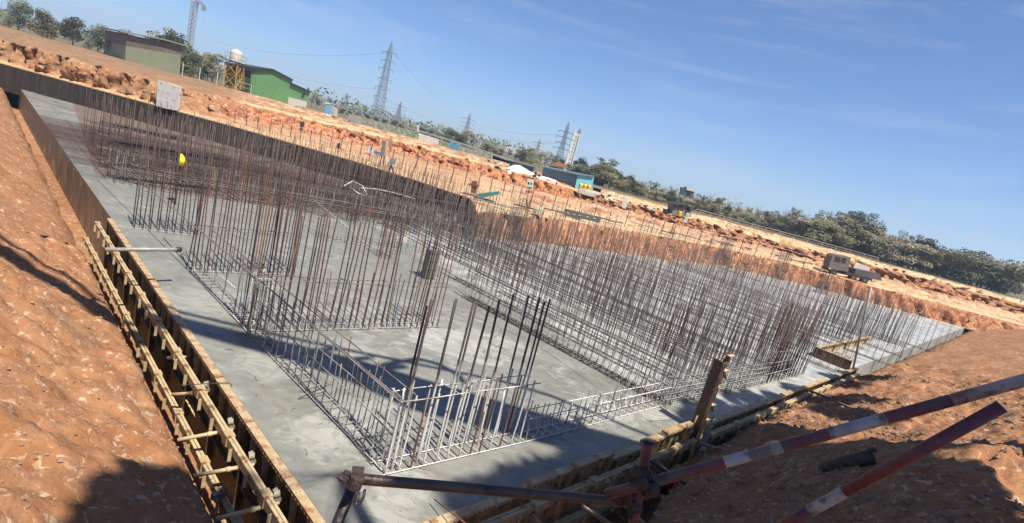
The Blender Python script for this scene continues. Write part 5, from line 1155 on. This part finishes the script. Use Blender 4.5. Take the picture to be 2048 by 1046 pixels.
# haul-road clutter: striped shed strip, tan heaps
building('grey_tarp_run', 'long dark grey striped barrier of boards low on the bench right of centre', 'barrier', 31.5, [('boards', [(1129, 441), (1130, 417), (1203, 435), (1199, 446), (1165, 438)], 0, .15, mat('dark_grey_boards', (.07, .075, .07), (.14, .14, .12), 3, .8))]+[('white_dash', [(x, y), (x+.5, y-1.8), (x+6, y-.4), (x+5.5, y+1.4)], -.02, .015, WHITE) for x, y in ((1133, 426), (1145, 429), (1157, 431), (1172, 434), (1186, 437))])
building('pale_tent', 'small pale yellow tarpaulin tent on the bench right of the shoring corner', 'tarpaulin', 27, [('sheet', [(1065, 425), (1072, 418), (1084, 417), (1087, 424), (1080, 431)], 0, .8, mat('pale_yellow_tarp', (.62, .55, .33), (.5, .42, .26), 3, .8))])
SAND = mat('tan_sand', (.55, .36, .18), (.62, .44, .24), 4, .95, 0, .5, 10)
heap('sand_heap', 'low tan heap of sand on the bench behind the dark striped boards', 'sand heap', [(1128, 438), (1140, 435), (1155, 436), (1172, 440), (1185, 447)], 32.3, SAND, [.05, .3, .4, .3, .05], 4)
def rock(q, p, r, rr, m=0):
    k = len(q.v); fs = [(0, 2, 4), (2, 1, 4), (1, 3, 4), (3, 0, 4), (2, 0, 5), (1, 2, 5), (3, 1, 5), (0, 3, 5)]
    vs = [Vector(v)*r*rr.uniform(.55, 1.15)+Vector((rr.gauss(0, .15*r), rr.gauss(0, .15*r), 0)) for v in ((1, 0, 0), (-1, 0, 0), (0, 1, 0), (0, -1, 0), (0, 0, .8), (0, 0, -.6))]
    q.add([Vector(p)+v for v in vs], fs, m)
# barrier runs on the benches
PINK = mat('red_white_tape', (.62, .20, .17), (.65, .58, .52), 9, .7, lo=.48, hi=.52, detail=1)
def barrier(lab, pts, n, D0, D1, hgt=.95):
    t = thing('barrier_fence', lab, 'barrier fence', dep(*pts[0], D0)); rr = random.Random(len(lab)); Ps = []
    def ip(f):
        f *= len(pts)-1; i = min(int(f), len(pts)-2); g = f-i; return (pts[i][0]*(1-g)+pts[i+1][0]*g, pts[i][1]*(1-g)+pts[i+1][1]*g)
    for k in range(n):
        f = k/(n-1); x, y = ip(f); p = dep(x, y, D0+(D1-D0)*f); Ps.append(p); q = MB(); q.tube([p-UP*.3, p+UP*hgt*rr.uniform(.85, 1.05)+Vector((rr.gauss(0, .04), 0, 0))], .028, 5); q.build('post', RUST if k % 3 else MATS['rust_brown'], t)
    for z in (.45, .85):
        q = MB()
        for a, b in zip(Ps, Ps[1:]): q.tube([a+UP*z, (a+b)/2+UP*(z-.06), b+UP*z], .022, 4)
        q.build('tape', PINK, t)
barrier('red and white barrier along the left sandy bench behind the shoring wall', [(470, 246), (560, 272), (640, 290), (720, 308)], 13, 34, 36)
barrier('red and white barrier along the middle bench below the red cut', [(738, 318), (800, 330), (865, 352), (940, 372), (1010, 392), (1052, 404)], 15, 33, 33.3)
barrier('red and white barrier above the lower bank right of the shoring corner', [(1060, 412), (1120, 424), (1200, 442), (1290, 458), (1340, 470)], 12, 31, 38)
barrier('barrier of thin posts along the right bench before the rocky slope', [(1345, 474), (1430, 490), (1530, 510), (1640, 540)], 11, 36, 42)
RAILM = mat('pinkish_rail', (.42, .33, .27), rough=.7)
def edge_fence(lab, xs, D, dy, hgt=.9, m=RAILM):
    t = thing('edge_fence', lab, 'fence', dep(xs[0], grade(xs[0]), D)); Ps = [dep(x, grade(x)+dy, D) for x in xs]
    for p in Ps[::2]: q = MB(); q.tube([p-UP*.5, p+UP*hgt], .04, 4); q.build('post', m, t)
    q = MB(); q.tube([p+UP*hgt for p in Ps], .045, 4); q.tube([p+UP*hgt*.5 for p in Ps], .03, 4); q.build('rails', m, t)
edge_fence('long pipe fence along the road edge below the right treeline', [1390+i*14 for i in range(27)], 68, -1, .55)

rr = random.Random(31)
for k in range(16):
    px = 960+k*46+rr.uniform(-15, 15); y = lerp_tab(RB, px)*(.75)+lerp_tab(RC, px)*.25-rr.uniform(0, 6); p = at(px, y, 1.36); a = rr.uniform(-.5, .5); d = Vector((math.cos(a), math.sin(a), rr.uniform(-.03, .05))).normalized(); L_ = rr.uniform(.5, 1.3)
    q = MB(); q.box(p+UP*.05, L_, .09, .03, (d, Vector((-d.y, d.x, 0)).normalized(), UP)); tag(q.build('timber_plank', (BROWNW, LROOF, RUSTD)[k % 3]), nth(k+1)+' weathered plank from the left on the bench along the far bank', 'plank', 'planks lying along the bench')
for k, (px, py, D, m) in enumerate([(652, 232, 70, WHITE), (668, 238, 68, DARKIN), (680, 241, 68, LROOF), (690, 244, 67, RUSTD), (842, 292, 62, WHITE), (930, 318, 55, LROOF), (955, 322, 55, WHITE), (975, 326, 54, RUSTD), (990, 330, 53, LROOF), (1000, 333, 52, WHITE), (1075, 352, 48, DARKIN), (1205, 393, 46, RUSTD), (1225, 400, 45, WHITE), (1300, 418, 46, LROOF)]):
    q = MB(); p = dep(px, py, D); r2 = random.Random(k)
    for j in range(5): rock(q, p+Vector((r2.gauss(0, .3), r2.gauss(0, .2), -.1+.08*j)), .22, r2)
    tag(q.build('scrap_pile', m), nth(k+1)+' small pile of scrap from the left along the top of the bank', 'scrap pile', 'scrap piles on the bank top')
# ------------------------------------------------------------------ rubble and stones
STONE = mat('earthy_stones', (.22, .12, .07), (.31, .19, .12), 3, .95, 0, .4, 30)
rr = random.Random(21); q = MB(); n = 0
while n < 13000:
    x, y = rr.uniform(1.5, 14), rr.uniform(1, 17); h, d = near_h(x, y)
    if d < .05: continue
    g = fz(x, y, 5, .9)
    if rr.random() > .35+1.3*g: n += .2; continue
    rock(q, (x, y, h), min(.11, abs(rr.gauss(0, .030))+.011), rr); n += 1
tag(q.build('gravel', STONE), 'loose stones and clods on the right soil bank', 'stones', kind='stuff')
q = MB(); n = 0
while n < 3500:
    x, y = rr.uniform(-8, -1.2), rr.uniform(1.5, 11); h, d = near_h(x, y)
    if d < .03: continue
    rock(q, (x, y, h), abs(rr.gauss(0, .014))+.005, rr); n += 1
tag(q.build('gravel', STONE), 'small crumbs on the left soil bank', 'stones', kind='stuff')
q = MB()
for i in range(2600):
    px = rr.uniform(330, 1760); t_ = rr.random()**.8; y = lerp_tab(RD, px)*(1-t_)+lerp_tab(RE, px)*t_; z = ZD+(ZE-ZD)*t_+.02
    if px > 1180 and rr.random() < .5: t_ = rr.random(); y = lerp_tab(RC, px)*(1-t_)+lerp_tab(RD, px)*t_; z = ZC+(ZD-ZC)*t_
    if abs(y-(300+.268*(px-1000))) < 3: continue
    w = at(px, y, z); rock(q, w, abs(rr.gauss(0, .06))+.03, rr)
tag(q.build('rubble', STONE), 'scattered clods and rubble over the upper bank', 'rubble', kind='stuff')
q = MB()
for i in range(420):
    x = rr.uniform(-5, 6); y = rr.uniform(4.6, 16); p = Vector((x, y, .006)); w = p-C2
    if w.dot(nL) > -.2 or w.dot(nR) > -.2: continue
    a = rr.random()*6.28; d = Vector((math.cos(a), math.sin(a), 0)); l = rr.uniform(.02, .09); q.tube([p-d*l, p+Vector((-d.y, d.x, 0))*l*.3+UP*.01, p+d*l], .0025, 3)
tag(q.build('debris', RUSTD), 'bits of tie wire dropped on the fresh concrete', 'wire scraps', kind='stuff')
q = MB()
for i in range(260):
    s_ = rr.uniform(.2, 12); side = rr.random() < .5; t_, n_ = (tL, nL) if side else (tR, nR); p = C2+t_*s_-n_*abs(rr.gauss(.1, .25)); rock(q, p, abs(rr.gauss(0, .008))+.004, rr)
tag(q.build('dirt', STONE), 'crumbs of red earth fallen on the slab along its edges', 'earth crumbs', kind='stuff')
# log on the right soil
a, b = hit(1640, 945), hit(1740, 925); q = MB(); q.tube([a+UP*.05, (a+b)/2+UP*.09, b+UP*.08], .07, 9, r2=.09); q.tube([a+UP*.1+(b-a)*.2, b+UP*.2], .03, 6)
tag(q.build('timber_log', mat('dark_timber', (.05, .035, .025), (.1, .07, .05), 5, .9, 0, .6, 20, stretch=(1, 1, 6)), smooth=True), 'dark old timber lying on the shaded soil at the right edge', 'timber')
a, b = hit(1620, 785), hit(1735, 835); q = MB(); q.tube([a+UP*.05, b+UP*.05], .03, 7)
tag(q.build('pole_on_soil', BROWNW, smooth=True), 'brown pole lying on the soil beyond the striped rail', 'pole')

# ------------------------------------------------------------------ haze
def haze():
    q = MB(); q.box((0, 780, 36), 1600, 840, 40); m = bpy.data.materials.new('air'); m.use_nodes = True; n = m.node_tree.nodes; n.clear()
    o = n.new('ShaderNodeOutputMaterial'); v = n.new('ShaderNodeVolumePrincipled'); v.inputs['Color'].default_value = (.66, .82, 1.0, 1); v.inputs['Density'].default_value = .0006; v.inputs['Anisotropy'].default_value = .2
    m.node_tree.links.new(v.outputs[0], o.inputs['Volume']); h = q.build('haze', m); tag(h, 'thin pale haze over the distant skyline', 'haze', kind='stuff')
haze()
S.cycles.volume_bounces = 0; S.cycles.volume_max_steps = 64
